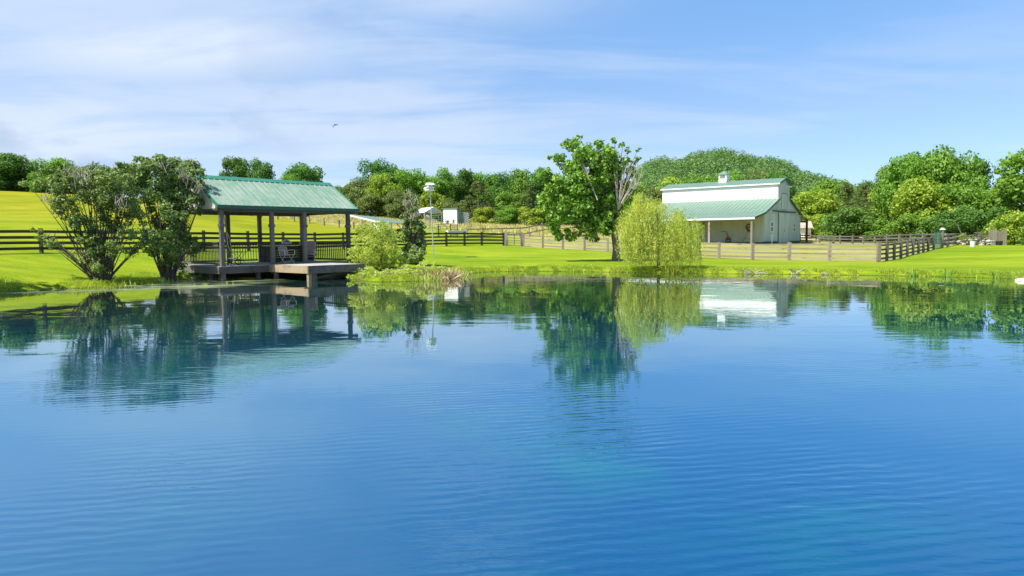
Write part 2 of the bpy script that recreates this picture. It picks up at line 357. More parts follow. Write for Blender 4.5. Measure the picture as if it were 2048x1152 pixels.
T.l(T.n('ShaderNodeBump', Strength=.6, Distance=.06, Height=fin).outputs[0], p.inputs['Normal'])
out(T, p.outputs[0])
tag(link('ground', me, m), 'green turf rising from the pond to the hill field', 'ground', kind='structure')

# ------------------------------------------------------------------ water
m, T = material('pond_water')
tc = T.n('ShaderNodeTexCoord').outputs['Object']
def tn(sx, sy, rot, s, det=3, r=.55, dist=0.):
    return T.n('ShaderNodeTexNoise', Vector=T.n('ShaderNodeMapping', i0=tc, Scale=(sx, sy, 1), Rotation=(0, 0, rot)).outputs[0], Scale=s, Detail=det, Roughness=r, Distortion=dist).outputs[0]
wv = T.n('ShaderNodeTexWave', Vector=T.n('ShaderNodeMapping', i0=tc, Rotation=(0, 0, math.pi/2-.20)).outputs[0], Scale=2.3, Distortion=5.0, Detail=2.0); wv.inputs['Detail Scale'].default_value = .6
patch = T.rng(T.n('ShaderNodeTexNoise', Vector=tc, Scale=.22, Detail=3).outputs[0], .40, .62, .12, 1.1)
yy_ = T.n('ShaderNodeSeparateXYZ', i0=tc).outputs[1]
nearw = T.rng(yy_, 14, 4)
h = T.m('MULTIPLY', T.m('ADD', T.m('ADD', tn(.40, 1.35, .10, 1.25, 3, .5), T.m('MULTIPLY', tn(.35, 1.3, -.15, 4.2, 2), .3)), T.m('MULTIPLY', T.m('ADD', T.m('MULTIPLY', wv.outputs[1], .42), T.m('MULTIPLY', tn(.42, 1.5, -.28, 4.2, 4, .55), 1.9)), nearw)), patch)
h = T.m('ADD', h, T.m('MULTIPLY', tn(.3, 1, 0, .35, 2), .5))
bmp = T.n('ShaderNodeBump', Strength=.4, Distance=.011, Height=h).outputs[0]
pat = T.n('ShaderNodeTexNoise', Vector=tc, Scale=.25, Detail=5, Roughness=.6).outputs[0]
body = T.mix(T.rng(pat, .50, .66), (.002, .055, .140), (.002, .092, .128))
deep = T.rng(T.m('ADD', yy_, T.m('MULTIPLY', pat, 6)), 25, 8)
body = T.mix(deep, (.006, .034, .030), body)       # shallow far bank, darkened to keep reflections clear; dyed blue in the middle
# floating film of algae by the left bank
gp_ = T.n('ShaderNodeSeparateXYZ', i0=tc)
sx_, sy_ = gp_.outputs[0], gp_.outputs[1]
near = T.m('MULTIPLY', T.rng(sx_, -9.5, -13), T.rng(T.m('SUBTRACT', sy_, T.m('MULTIPLY', sx_, .28)), 30.2, 33.5))
st = tn(.25, 1.2, .2, 1.1, 6, .6, .8)
film = T.m('MULTIPLY', T.rng(st, .44, .56), near)
spk = T.rng(tn(1, 2, 0, 9, 2), .66, .72)
film = T.m('MAXIMUM', film, T.m('MULTIPLY', spk, T.m('MULTIPLY', T.rng(sx_, -6, -9), T.rng(sy_, 27, 32))))
c = T.mix(film, body, (.26, .30, .13))
df = T.n('ShaderNodeBsdfDiffuse', Color=c); gl_ = T.n('ShaderNodeBsdfGlossy', Color=T.mix(deep, (1, 1, 1), (.56, .86, 1)), Roughness=T.m('ADD', .003, T.m('MULTIPLY', film, .3)), Normal=bmp)  # mirrored light itself coloured blue toward the near water
fac = T.m('POWER', T.n('ShaderNodeLayerWeight', Blend=.5, Normal=bmp).outputs['Facing'], 2.9)      # grazing light is mirrored, steep views see the dyed water
p = T.n('ShaderNodeMixShader', i0=T.m('MULTIPLY', fac, T.m('SUBTRACT', 1.0, T.m('MULTIPLY', film, .55))), i1=df.outputs[0], i2=gl_.outputs[0])
out(T, p.outputs[0])
me = bpy.data.meshes.new('water'); 
wp = [(x+(2.5 if x > 0 else -2.5), y+(2.5 if y > 25 else -2.5), 0) for x, y in [(-34, -25), (38, -25), (38, 45), (-34, 45)]]
me.from_pydata(wp, [], [(0, 1, 2, 3)]); me.update()
tag(link('water', me, m), 'calm deep blue pond reflecting trees, pavilion and barn', 'pond', kind='structure')

# ------------------------------------------------------------------ leaves and trees
def quads(name, V):
    n = len(V)//4; me = bpy.data.meshes.new(name); me.vertices.add(len(V)); me.vertices.foreach_set('co', np.ascontiguousarray(V, np.float32).ravel())
    me.loops.add(n*4); me.loops.foreach_set('vertex_index', np.arange(n*4, dtype=np.int32)); me.polygons.add(n); me.polygons.foreach_set('loop_start', (np.arange(n)*4).astype(np.int32))
    me.update(calc_edges=True); return me
def nrm(a): return a/np.maximum(np.linalg.norm(a, axis=-1, keepdims=True), 1e-9)
def leafv(P, Nn, size, rng, asp=.55, along=None):
    n = len(P); r = rng.normal(size=(n, 3)); t = nrm(np.cross(Nn, r)) if along is None else nrm(along+.25*r); b = nrm(np.cross(Nn, t))
    s = (size*(.65+.7*rng.random(n)))[:, None] if np.isscalar(size) else size[:, None]
    V = np.stack([P-t*s, P+b*s*asp, P+t*s, P-b*s*asp], 1); return V.reshape(-1, 3)
def blob_pts(c, r, n, rng, sq=.8, fill=.45):
    """points on the lumpy shell of one foliage lobe"""
    d = nrm(rng.normal(size=(n, 3))); rr = r*(fill+(1-fill)*rng.random(n)**.45)*(1+.18*np.sin(d[:, 0]*7+c[0]*3)*np.cos(d[:, 2]*6+c[2]*5))
    P = c+d*rr[:, None]*np.array([1, 1, sq]); return P, nrm(d*.9+np.array([0, 0, .45])+.55*rng.normal(size=(n, 3)))
def px_lobes(base_px, Y, lobes, rng, dens, depth=.8):
    """foliage lobes given where they stand in the photo, spread in depth round the plant's own distance"""
    res = []
    for (px, py, r) in lobes:
        rm = r*Y/F; p = at(px, py, Y); off = abs(px-base_px)*Y/F
        for k in range(2):
            dy = rng.uniform(-1, 1)*depth*(.6+.5*rm)
            res.append((np.array([p.x, p.y+dy, p.z]), rm))
    return res
def lobes_mesh(name, lobes, size, dens, rng, org, asp=.6, fill=.45, spread=.62):
    Vs = []
    for c, r in lobes:
        n = max(8, int(dens*4*math.pi*r*r)); 
        sub = max(3, int(4+r*3))
        for k in range(sub):                       # every lobe is a handful of smaller clumps
            d = nrm(rng.normal(size=3)); cc = c+d*r*spread*rng.uniform(.5, 1.15)*np.array([1, 1, .85]); 
            P, Nn = blob_pts(cc, r*rng.uniform(.35, .62), n//sub, rng, .8, fill); Vs.append(leafv(P, Nn, size, rng, asp))
    V = np.concatenate(Vs)-np.array(org); return quads(name, V)
def bez(p, q, r, n=5, up=.35):
    """a bending limb from p to q"""
    p = Vector(p); q = Vector(q); m_ = p.lerp(q, .45)+Vector((0, 0, (q-p).length*up*.3))+Vector((random.uniform(-1, 1), random.uniform(-1, 1), 0))*(q-p).length*.06
    pts = []
    for k in range(n+1):
        t = k/n; pts.append((p*(1-t)**2+m_*2*t*(1-t)+q*t*t))
    return pts
# background tree prototypes (unit height, crown radius about one third)
def proto(seed, kind):
    rng = np.random.default_rng(seed); random.seed(seed); Vs = []
    if kind == 'round':
        lob = []
        for k in range(34):
            a = rng.uniform(0, 2*math.pi); zc = rng.uniform(.26, .86); rr = .40*math.sqrt(max(0, 1-((zc-.52)/.46)**2))*rng.uniform(.45, .95)
            lob.append((np.array([math.cos(a)*rr, math.sin(a)*rr, zc]), rng.uniform(.12, .19)))
        lob += [(np.array([rng.uniform(-.1, .1), rng.uniform(-.1, .1), z]), .16) for z in (.45, .6, .75, .86)]
        for c, r in lob:
            P, Nn = blob_pts(c, r, 330, rng, .72, .35); Vs.append(leafv(P, Nn, .019, rng, .65))
    elif kind == 'tall':
        lob = []
        for k in range(32):
            a = rng.uniform(0, 2*math.pi); zc = rng.uniform(.18, .93); rr = .27*math.sqrt(max(.02, 1-((zc-.45)/.56)**2))*rng.uniform(.3, 1.0)
            lob.append((np.array([math.cos(a)*rr, math.sin(a)*rr, zc]), rng.uniform(.09, .16)))
        for c, r in lob:
            P, Nn = blob_pts(c, r, 320, rng, .95, .35); Vs.append(leafv(P, Nn, .017, rng, .65))
    elif kind == 'cone':
        for k in range(95):
            zc = rng.uniform(.03, .97); a = rng.uniform(0, 2*math.pi); R_ = .32*(1-zc)**.75+.02; rr = R_*rng.uniform(.4, 1)
            c = np.array([math.cos(a)*rr, math.sin(a)*rr, zc]); P, Nn = blob_pts(c, .035+.05*(1-zc), 80, rng, .7, .2)
            Vs.append(leafv(P, Nn, .013, rng, .4))
    else:                                          # bush: foliage to the ground
        for k in range(30):
            a = rng.uniform(0, 2*math.pi); zc = rng.uniform(.10, .80); rr = .50*math.sqrt(max(.02, 1-(max(0, zc-.25)/.72)**2))*rng.uniform(.3, 1.0)
            c = np.array([math.cos(a)*rr, math.sin(a)*rr, zc]); P, Nn = blob_pts(c, rng.uniform(.15, .24), 260, rng, .75, .35); P[:, 2] = np.abs(P[:, 2])
            Vs.append(leafv(P, Nn, .026, rng, .65))
    crown = quads('crown', np.concatenate(Vs))
    mb = MB(); mb.tube([(0, 0, -.03), (.004, .0, .12), (-.006, .006, .35), (.004, 0, .7)], [.026, .020, .015, .006], 7)
    for k in range(7):
        a = k*.9+rng.uniform(0, .4); z0 = rng.uniform(.16, .5); r_ = .16 if kind in ('tall', 'cone') else .26
        mb.tube([(0, 0, z0), (math.cos(a)*r_*.5, math.sin(a)*r_*.5, z0+.12), (math.cos(a)*r_, math.sin(a)*r_, z0+.22)], [.009, .006, .002], 5)
    tm = bpy.data.meshes.new('trunk'); tm.from_pydata(mb.v, [], mb.f); tm.update(); tm.materials.append(M['bark'])
    crown.materials.append(L['mid']); return crown, tm
PROTO = {k: [proto(100+7*i+s, k) for s in range(n)] for i, (k, n) in enumerate((('round', 4), ('tall', 3), ('cone', 2), ('bush', 3)))}
_tc = [0]
def tree(name, px, Y, top, wpx, kind, leaf, label, group=None, sink=0, cat='tree'):
    _tc[0] += 1; k = _tc[0]; cr, tm = PROTO[kind][k % len(PROTO[kind])]
    b = grd(px, Y, 450); t = at(px, top, Y); h = t.z-b.z+sink
    wid = {'round': .86, 'tall': .60, 'cone': .62, 'bush': 1.15}[kind]; sx = wpx*Y/F/wid
    e = thing(name, (b.x, b.y, b.z-sink), label, cat, group)
    rz = k*1.7 % 6.28
    for nm, mesh, mt in (('trunk', tm, M['bark']), ('crown', cr, L[leaf])):
        o = bpy.data.objects.new(nm, mesh); COL.objects.link(o); o.parent = e; o.scale = (sx, sx, h); o.rotation_euler.z = rz
        o.material_slots[0].link = 'OBJECT'; o.material_slots[0].material = mt
    return e
# ------------------------------------------------------------------ pavilion frame (u along the front, v away from the water)
PO = Vector((-13.94, 33.65, 0)); PU = Vector((.671, .741, 0)); PV = Vector((-.741, .671, 0)); DZ = .72
def PT(u, v, z): return PO+PU*u+PV*v+Vector((0, 0, z))
pav = thing('pavilion', PT(3.8, 2.6, 0), 'open timber pavilion with green metal gable roof and railed deck over the pond edge', 'pavilion')
posts = [(.12, .15), (2.75, .15), (4.62, .15), (7.35, .15), (.12, 4.9), (2.75, 4.9), (4.62, 4.9), (7.35, 4.9)]
for i, (u, v) in enumerate(posts):
    b = -.9 if v < 1 else -.3
    MB().box(u-.092, u+.092, v-.092, v+.092, b if i in (0, 4) else DZ-.45, 3.42, PT).build('post', M['old'], pav)
    if v < 1:                                       # the notched corbels on the front posts
        MB().box(u-.125, u+.125, v-.125, v+.125, 2.62, 2.76, PT).build('post_collar', M['old'], pav)
for u, v in ((.3, 1.8), (.3, 3.4), (2.0, .3), (4.0, 2.4), (6.8, .4), (6.8, 2.6), (6.8, 4.6)):
    MB().box(u-.09, u+.09, v-.09, v+.09, -1.2, DZ-.3, PT).build('pier', M['old'], pav)
mb = MB()                                           # main deck: planks across
k = 0.0
while k < 7.55:
    mb.box(k-.05, k+.085, .0, 5.05, DZ-.04, DZ+random.uniform(-.002, .003), PT); k += .145
mb.build('deck_floor', M['deckf'], pav)
mb = MB()
mb.box(-.11, 2.42, -.06, -.02, DZ-.37, DZ-.045, PT).build('front_fascia', M['old'], pav); MB().box(5.62, 7.66, -.06, -.02, DZ-.37, DZ-.045, PT).build('front_fascia', M['old'], pav)
MB().box(-.12, -.075, -.015, 5.1, DZ-.37, DZ-.045, PT).build('side_fascia', M['old'], pav)
MB().box(7.625, 7.67, -.015, 5.1, DZ-.37, DZ-.045, PT).build('side_fascia', M['old'], pav)
mb = MB()
for k in range(6): mb.box(.1+k*1.45, .16+k*1.45, .05, 5.0, DZ-.34, DZ-.05, PT)
mb.build('joist', M['old'], pav)
# beams, rafters, roof
mb = MB(); mb.box(-.1, 7.8, .06, .24, 3.36, 3.62, PT); mb.build('beam', M['old'], pav)
MB().box(-.1, 7.8, 4.81, 4.99, 3.36, 3.62, PT).build('beam', M['old'], pav)
MB().box(-.05, .05, .24, 4.81, 3.42, 3.60, PT).build('beam', M['old'], pav)
MB().box(7.5, 7.6, .24, 4.81, 3.42, 3.60, PT).build('beam', M['old'], pav)
RV, RH, EH = 2.55, 5.20, 3.66; SL = (RH-EH)/(RV+.02)
mb = MB()
for k in range(11):
    u = .05+k*.74
    mb.beam(PT(u, .02, EH-.10), PT(u, RV, RH-.12), .05, .12); mb.beam(PT(u, 5.1, EH-.10), PT(u, RV, RH-.12), .05, .12)
    if k % 2 == 0: mb.beam(PT(u, .2, 3.68), PT(u, 4.9, 3.68), .05, .13)
mb.build('rafter', M['old'], pav)
def roof_plane(mb, u0, u1, v0, z0, v1, z1, T, step=.305, th=.02, rib=.026, rw=.04):
    mb.hexa([T(u0, v0, z0-th), T(u1, v0, z0-th), T(u1, v1, z1-th), T(u0, v1, z1-th)], [T(u0, v0, z0), T(u1, v0, z0), T(u1, v1, z1), T(u0, v1, z1)])
    k = u0+.03
    while k < u1-rw:
        mb.hexa([T(k, v0, z0+.002), T(k+rw, v0, z0+.002), T(k+rw, v1, z1+.002), T(k, v1, z1+.002)], [T(k+rw*.25, v0, z0+rib), T(k+rw*.75, v0, z0+rib), T(k+rw*.75, v1, z1+rib), T(k+rw*.25, v1, z1+rib)]); k += step
roof = MB(); roof_plane(roof, -.12, 7.82, -.12, EH-.02, RV, RH, PT, rib=.042, rw=.055)
ro = roof.build('roof_sheet', M['groof'], pav)
roof = MB(); roof_plane(roof, -.12, 7.82, 5.28, EH-.06, RV, RH-.002, PT); roof.build('roof_sheet', M['groof'], pav)
mb = MB()
mb.hexa([PT(-.15, RV-.26, RH-.13), PT(7.85, RV-.26, RH-.13), PT(7.85, RV, RH+.045), PT(-.15, RV, RH+.045)], [PT(-.15, RV-.26, RH-.11), PT(7.85, RV-.26, RH-.11), PT(7.85, RV, RH+.07), PT(-.15, RV, RH+.07)])
mb.hexa([PT(-.15, RV+.002, RH+.045), PT(7.85, RV+.002, RH+.045), PT(7.85, RV+.26, RH-.13), PT(-.15, RV+.26, RH-.13)], [PT(-.15, RV+.002, RH+.07), PT(7.85, RV+.002, RH+.07), PT(7.85, RV+.26, RH-.11), PT(-.15, RV+.26, RH-.11)])
mb.build('ridge_cap', M['gtrim'], pav)
mb = MB()
mb.box(-.16, 7.86, -.16, -.13, EH-.17, EH-.0, PT); mb.build('eave_trim', M['gtrim2'], pav)
for u in (-.16, 7.83):
    for v0, z0 in ((-.16, EH-.04), (5.3, EH-.08)):
        MB().hexa([PT(u, v0, z0-.13), PT(u+.035, v0, z0-.13), PT(u+.035, RV, RH-.13), PT(u, RV, RH-.13)], [PT(u, v0, z0+.05), PT(u+.035, v0, z0+.05), PT(u+.035, RV, RH+.04), PT(u, RV, RH+.04)]).build('rake_trim', M['gtrim'], pav)
for u in (-.07, 7.55):                              # the boarded gable ends
    mb = MB(); k = .06
    while k < 5.0:
        k2 = min(k+.2, 5.04); hz = lambda q: (EH+(RH-EH)*(q+.02)/(RV+.02) if q < RV else RH-(RH-EH+.06)*(q-RV)/(5.28-RV))-.06
        mb.hexa([PT(u, k, 3.50), PT(u+.03, k, 3.50), PT(u+.03, k2-.012, 3.50), PT(u, k2-.012, 3.50)], [PT(u, k, max(3.52, hz(k))), PT(u+.03, k, max(3.52, hz(k))), PT(u+.03, k2-.012, max(3.52, hz(k2))), PT(u, k2-.012, max(3.52, hz(k2)))]); k += .2
    mb.build('gable_board', M['cream'], pav)
# railings
def railing(a, b, slat=.16, w=.03):
    a = Vector(a); b = Vector(b); Ln = (b-a).length; d = (b-a)/Ln
    r = MB(); r.beam(a+Vector((0, 0, 1.14)), b+Vector((0, 0, 1.14)), .11, .045); r.beam(a+Vector((0, 0, 1.0)), b+Vector((0, 0, 1.0)), .04, .09); r.beam(a+Vector((0, 0, .12)), b+Vector((0, 0, .12)), .04, .09)
    ro = r.build('railing', M['old'], pav)
    s_ = MB(); k = .08
    sdv = d.cross(Vector((0, 0, 1)))*.042
    while k < Ln-.03:
        p = a+d*k+sdv; s_.beam(p+Vector((0, 0, .06)), p+Vector((0, 0, 1.09)), w, .03, up=d); k += slat
    s_.build('baluster', M['old'], ro)
railing(PT(.0, .3, DZ), PT(.0, 4.75, DZ)); railing(PT(.25, 5.0, DZ), PT(2.63, 5.0, DZ)); railing(PT(2.87, 5.0, DZ), PT(4.5, 5.0, DZ)); railing(PT(4.75, 5.0, DZ), PT(7.2, 5.0, DZ))
railing(PT(7.5, 4.75, DZ), PT(7.5, .3, DZ), .19, .06)
# dock platform
dock = thing('dock', PT(4.0, -1.9, 0), 'low square wooden dock jutting over the water in front of the pavilion', 'dock')
mb = MB(); k = 2.44
while k < 5.55: mb.box(k, k+.135, -3.66, -.075, DZ-.035, DZ+random.uniform(.0, .005), PT); k += .142
mb.build('dock_floor', M['deckf'], dock)
mb = MB(); mb.box(2.40, 5.62, -3.72, -3.67, DZ-.36, DZ+.006, PT); mb.build('fascia', M['old'], dock)
MB().box(2.385, 2.43, -3.665, -.07, DZ-.36, DZ+.006, PT).build('fascia', M['sunside'], dock)  # lit side painted paler and warmer than the grey shaded front
MB().box(5.59, 5.635, -3.665, -.07, DZ-.36, DZ+.006, PT).build('fascia', M['old'], dock)
for u, v, mt in ((2.52, -3.58, 'sunside'), (2.95, -3.35, 'old'), (5.45, -3.55, 'old'), (2.55, -.5, 'old'), (5.4, -.5, 'old'), (4.6, -2.6, 'old')):  # left corner pile shares the painted sun tone
    MB().box(u-.085, u+.085, v-.085, v+.085, -1.3, DZ-.04, PT).build('pile', M[mt], dock)
mb = MB(); mb.beam(PT(3.0, -3.2, .10), PT(5.1, -3.2, .34), .05, .12); mb.beam(PT(3.2, -2.9, .05), PT(5.3, -2.9, .12), .05, .1); mb.build('brace', M['old'], dock)
# bar counter, in the shade at the back of the pavilion
bar = thing('bar_counter', PT(5.4, 3.3, DZ), 'dark boarded bar counter with slatted ends under the pavilion roof', 'counter')
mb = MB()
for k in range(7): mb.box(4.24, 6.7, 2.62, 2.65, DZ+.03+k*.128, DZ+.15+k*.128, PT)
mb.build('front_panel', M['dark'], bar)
mb = MB()
for k in range(8): mb.box(4.2, 4.225, 2.70+k*.2, 2.83+k*.2, DZ+.02, DZ+.92, PT); 
mb.box(4.23, 4.26, 2.66, 4.25, DZ+.02, DZ+.9, PT); mb.build('slatted_end', M['old'], bar); MB().box(6.7, 6.73, 2.66, 4.25, DZ+.02, DZ+.92, PT).build('end_panel', M['old'], bar)
MB().box(4.1, 6.85, 2.5, 4.3, DZ+.935, DZ+.985, PT).build('counter_top', M['old'], bar)
bw = PT(5.2, 3.0, DZ+.985)
tag(MB().tube([bw+Vector((0, 0, z)) for z in (0, .06, .13, .2, .25, .28)], [.26, .29, .27, .2, .1, .02], 14).build('grill_lid', M['steel'], smooth=True), 'round grey metal lid sitting on the bar counter top', 'lid')
pl = PT(2.62, 4.4, DZ)
tag(MB().beam(pl+Vector((0, 0, 0)), PT(2.52, 4.86, DZ+1.7), .14, .035).build('leaning_plank', M['tan']), 'pale bare plank leaning against the back rail of the pavilion', 'plank')
# rope and small clutter at the left
rp = PT(.45, .55, DZ)
mb = MB(); mb.tube([rp+Vector((.02, 0, 2.55)), rp+Vector((.1, .02, 1.7)), rp+Vector((.16, 0, 1.0)), rp+Vector((.34, .05, .5)), rp+Vector((.42, 0, .05))], .014, 5)
mb.tube([rp+Vector((.0, 0, 2.5)), rp+Vector((.05, .02, 1.9)), rp+Vector((.25, 0, 1.3)), rp+Vector((.30, .05, .8))], .010, 5)
tag(mb.build('hanging_rope', M['tan']), 'frayed rope hanging down beside the left front post', 'rope')
tk = PT(1.0, 1.0, DZ)
tr = thing('toy_tricycle', tk, 'small red and white child tricycle parked by the left railing', 'tricycle')
def ring(mb, c, r, ax, rr=.02, n=14):
    c = Vector(c); ax = Vector(ax).normalized(); a = ax.cross(Vector((0, 0, 1))).normalized(); b = ax.cross(a)
    mb.tube([c+(a*math.cos(2*math.pi*k/n)+b*math.sin(2*math.pi*k/n))*r for k in range(n+1)], rr, 5, cap=False); return mb
fx = PU; sx_v = PV
for c, r in ((tk+fx*.32+Vector((0, 0, .16)), .14), (tk-fx*.2+sx_v*.17+Vector((0, 0, .11)), .09), (tk-fx*.2-sx_v*.17+Vector((0, 0, .11)), .09)):
    ring(MB(), c, r, sx_v, .022).build('wheel', M['black'], tr)
MB().tube([tk-fx*.2+Vector((0, 0, .13)), tk-fx*.05+Vector((0, 0, .27)), tk+fx*.22+Vector((0, 0, .34)), tk+fx*.32+Vector((0, 0, .17))], .022, 6).build('frame', M['red'], tr)
mb = MB(); mb.tube([tk+fx*.24+Vector((0, 0, .33)), tk+fx*.2+Vector((0, 0, .52))], .014, 5); mb.tube([tk+fx*.2+sx_v*.16+Vector((0, 0, .54)), tk+fx*.2-sx_v*.16+Vector((0, 0, .54))], .014, 5); mb.build('handlebar', M['white'], tr)
MB().ball(tk-fx*.08+Vector((0, 0, .34)), .11, sq=(1.2, .9, .35)).build('seat', M['white'], tr, smooth=True)
# folding wire plant stand
ws = PT(1.9, 2.0, DZ); st_ = thing('wire_plant_stand', ws, 'thin black wire plant stand on the deck behind the left railing bay', 'plant stand')
mb = MB()
for s in (-1, 1):
    mb.tube([ws+PU*(-.25)+PV*s*.2, ws+PU*.25+PV*s*.2+Vector((0, 0, .62))], .011, 5); mb.tube([ws+PU*.25+PV*s*.2, ws-PU*.25+PV*s*.2+Vector((0, 0, .62))], .011, 5)
mb.build('leg', M['black'], st_)
mb = MB()
for k in range(6): mb.tube([ws+PU*(-.3+k*.12)-PV*.24+Vector((0, 0, .635)), ws+PU*(-.3+k*.12)+PV*.24+Vector((0, 0, .635))], .009, 4)
mb.tube([ws-PU*.32-PV*.24+Vector((0, 0, .635)), ws+PU*.32-PV*.24+Vector((0, 0, .635))], .011, 4); mb.tube([ws-PU*.32+PV*.24+Vector((0, 0, .635)), ws+PU*.32+PV*.24+Vector((0, 0, .635))], .011, 4)
mb.build('shelf', M['black'], st_)
# two folding lawn chairs (local frame: x right, y back, seat faces -y)
def lawn_chair(loc, rz, label, back_h, lean):
    e = thing('folding_chair', loc, label, 'chair', 'folding lawn chairs on the dock', rz)
    for s in (-1, 1):
        x = .27*s
        MB().tube([(x, -.26, 0), (x, .02, .24), (x, .26, .46)], .014, 6).build('leg', M['alu'], e, local=True)
        MB().tube([(x*.93, .30, 0), (x*.93, 0, .25), (x*.93, -.25, .47)], .014, 6).build('leg', M['alu'], e, local=True)
        a = MB(); a.tube([(x*1.06, -.24, .47), (x*1.1, -.27, .68), (x*1.1, -.22, .71), (x*1.1, .22, .72), (x, .27, .68)], .017, 6); a.build('armrest', M['alu'], e, local=True)
    MB().tube([(-.25, .28, .06), (.25, .28, .06)], .012, 5).build('stretcher', M['alu'], e, local=True); MB().tube([(-.27, -.25, .14), (.27, -.25, .14)], .012, 5).build('stretcher', M['alu'], e, local=True); MB().tube([(-.27, -.2, .34), (.27, -.2, .34)], .010, 5).build('stretcher', M['alu'], e, local=True)
    MB().hexa([(-.25, -.27, .455), (.25, -.27, .455), (.24, .24, .42), (-.24, .24, .42)], [(-.25, -.27, .485), (.25, -.27, .485), (.24, .24, .45), (-.24, .24, .45)]).build('seat', M['mesh2'], e, local=True)
    y0, y1 = .24, .24+lean; z1 = back_h
    pts = [(-.24, y0, .45), (.24, y0, .45), (.22, y1*.97, z1-.06), (.15, y1, z1), (-.15, y1, z1), (-.22, y1*.97, z1-.06)]
    b_ = MB(); b_.hexa(pts, [(p[0], p[1]+.02, p[2]) for p in pts]); b_.build('backrest', M['mesh'], e, local=True)
    f_ = MB(); f_.tube([(-.25, y0+.01, .42), (-.25, y1*.9, z1-.12), (-.17, y1+.01, z1+.01), (.17, y1+.01, z1+.01), (.25, y1*.9, z1-.12), (.25, y0+.01, .42)], .014, 6); f_.build('back_frame', M['alu'], e, local=True)
    return e
c1 = PT(3.55, .15, DZ+.004); c2 = PT(5.15, .55, DZ+.004)
lawn_chair(c1, rad(52), 'folding lawn chair seen from its side, left one of the two on the dock', .95, .18)
lawn_chair(c2, rad(4), 'high backed folding lawn chair facing the water by the right front post', 1.16, .14)

# ------------------------------------------------------------------ barn (s along its length away to the left, t along the gable)
BO = Vector((37.76, 99.6, 0)); BA = Vector((-.79, .613, 0)); BG = Vector((.613, .79, 0)); BL = 17.8
def BT(s, t, z): return BO+BA*s+BG*t+Vector((0, 0, z))
barn = thing('barn', BT(8.9, 2.6, 1.0), 'white barn with raised centre, green metal roofs and open side porch', 'barn')
GB = .9
def wall(name, s0, s1, t0, t1, z0, z1, mt): return MB().box(s0, s1, t0, t1, z0, z1, BT).build(name, M[mt], barn)
# gable wall as one outline slab with board joints
def slab(name, prof, s0, s1, mt):
    b = [BT(s0, t, z) for t, z in prof]; t_ = [BT(s1, t, z) for t, z in prof]
    mb = MB(); mb.hexa(b, t_); return mb.build(name, M[mt], barn)
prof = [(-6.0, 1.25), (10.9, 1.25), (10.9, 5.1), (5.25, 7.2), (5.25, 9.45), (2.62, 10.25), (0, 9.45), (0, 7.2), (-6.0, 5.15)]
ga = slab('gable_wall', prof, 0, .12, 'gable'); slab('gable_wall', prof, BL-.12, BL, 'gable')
slab('foundation', [(-6.0, .6), (10.9, .6), (10.9, 1.245), (-6.0, 1.245)], 0.02, .14, 'found')
def gtop(t):
    if t < 0: return 5.15+(t+6)*(7.2-5.15)/6
    if t < 2.62: return 9.45+t*.8/2.62
    if t < 5.25: return 10.25-(t-2.62)*.8/2.63
    return 7.2-(t-5.25)*2.1/5.65
mb = MB(); k = -5.6
while k < 10.7: mb.box(-.022, -.001, k-.02, k+.02, 1.26, gtop(k)-.08, BT); k += .61
mb.build('batten', M['gable'], ga)
wall('side_wall', .12, BL-.12, -.0, .10, 7.2, 9.42, 'white'); wall('side_wall', .12, BL-.12, 5.15, 5.25, 7.2, 9.42, 'white')
wall('side_wall', .12, BL-.12, 10.8, 10.9, .7, 5.08, 'siding')
sw = wall('side_wall', .12, BL-.12, -6.0, -5.9, 1.15, 5.1, 'siding')
mb = MB(); k = .4
while k < BL-.2: mb.box(k-.02, k+.02, -6.022, -6.001, 1.16, 5.05, BT); k += .41
mb.build('batten', M['siding'], sw)
def BTs(a, b, c): return BT(a, b, c)
for (t0, z0, t1, z1) in ((-.22, 9.47, 2.62, 10.34), (5.47, 9.47, 2.62, 10.34), (-6.1, 5.22, .0-.002, 7.33), (11.0, 5.20, 5.252, 7.33)):
    mb = MB(); roof_plane(mb, -.3, BL+.2, t0, z0, t1, z1, BTs, step=.61, th=.05, rib=.04, rw=.07); mb.build('roof', M['groof2'], barn)
    tr_ = MB(); tr_.hexa([BT(-.34, t0, z0-.2), BT(-.302, t0, z0-.2), BT(-.302, t1, z1-.2), BT(-.34, t1, z1-.2)], [BT(-.34, t0, z0+.03), BT(-.302, t0, z0+.03), BT(-.302, t1, z1+.03), BT(-.34, t1, z1+.03)]); tr_.build('rake_trim', M['gtrim2'], barn)
wall('eave_trim', -.3, BL+.2, -.27, -.225, 9.28, 9.45, 'white')
# porch on the pond side
mb = MB(); roof_plane(mb, -.3, BL+.2, -10.55, 4.45, -6.102, 5.20, BTs, step=.61, th=.05, rib=.04, rw=.07); mb.build('porch_roof', M['groof2'], barn)
MB().hexa([BT(-.34, -10.55, 4.25), BT(-.302, -10.55, 4.25), BT(-.302, -6.1, 5.0), BT(-.34, -6.1, 5.0)], [BT(-.34, -10.55, 4.48), BT(-.302, -10.55, 4.48), BT(-.302, -6.1, 5.23), BT(-.34, -6.1, 5.23)]).build('rake_trim', M['gtrim2'], barn)
wall('porch_fascia', -.3, BL+.2, -10.6, -10.552, 4.2, 4.42, 'white')
for s in (.15, 5.9, 11.7, 17.5):
    MB().box(s-.13, s+.13, -10.42, -10.16, .75, 4.2, BT).build('porch_post', M['tan'], barn)
MB().box(0, BL, -10.35, -10.2, 4.02, 4.198, BT).build('porch_beam', M['tan'], barn)
tag(MB().box(3.6, BL+1, -11.6, -6.02, .3, 1.10, BT).build('dirt_floor', M['dirt']), kind='structure')
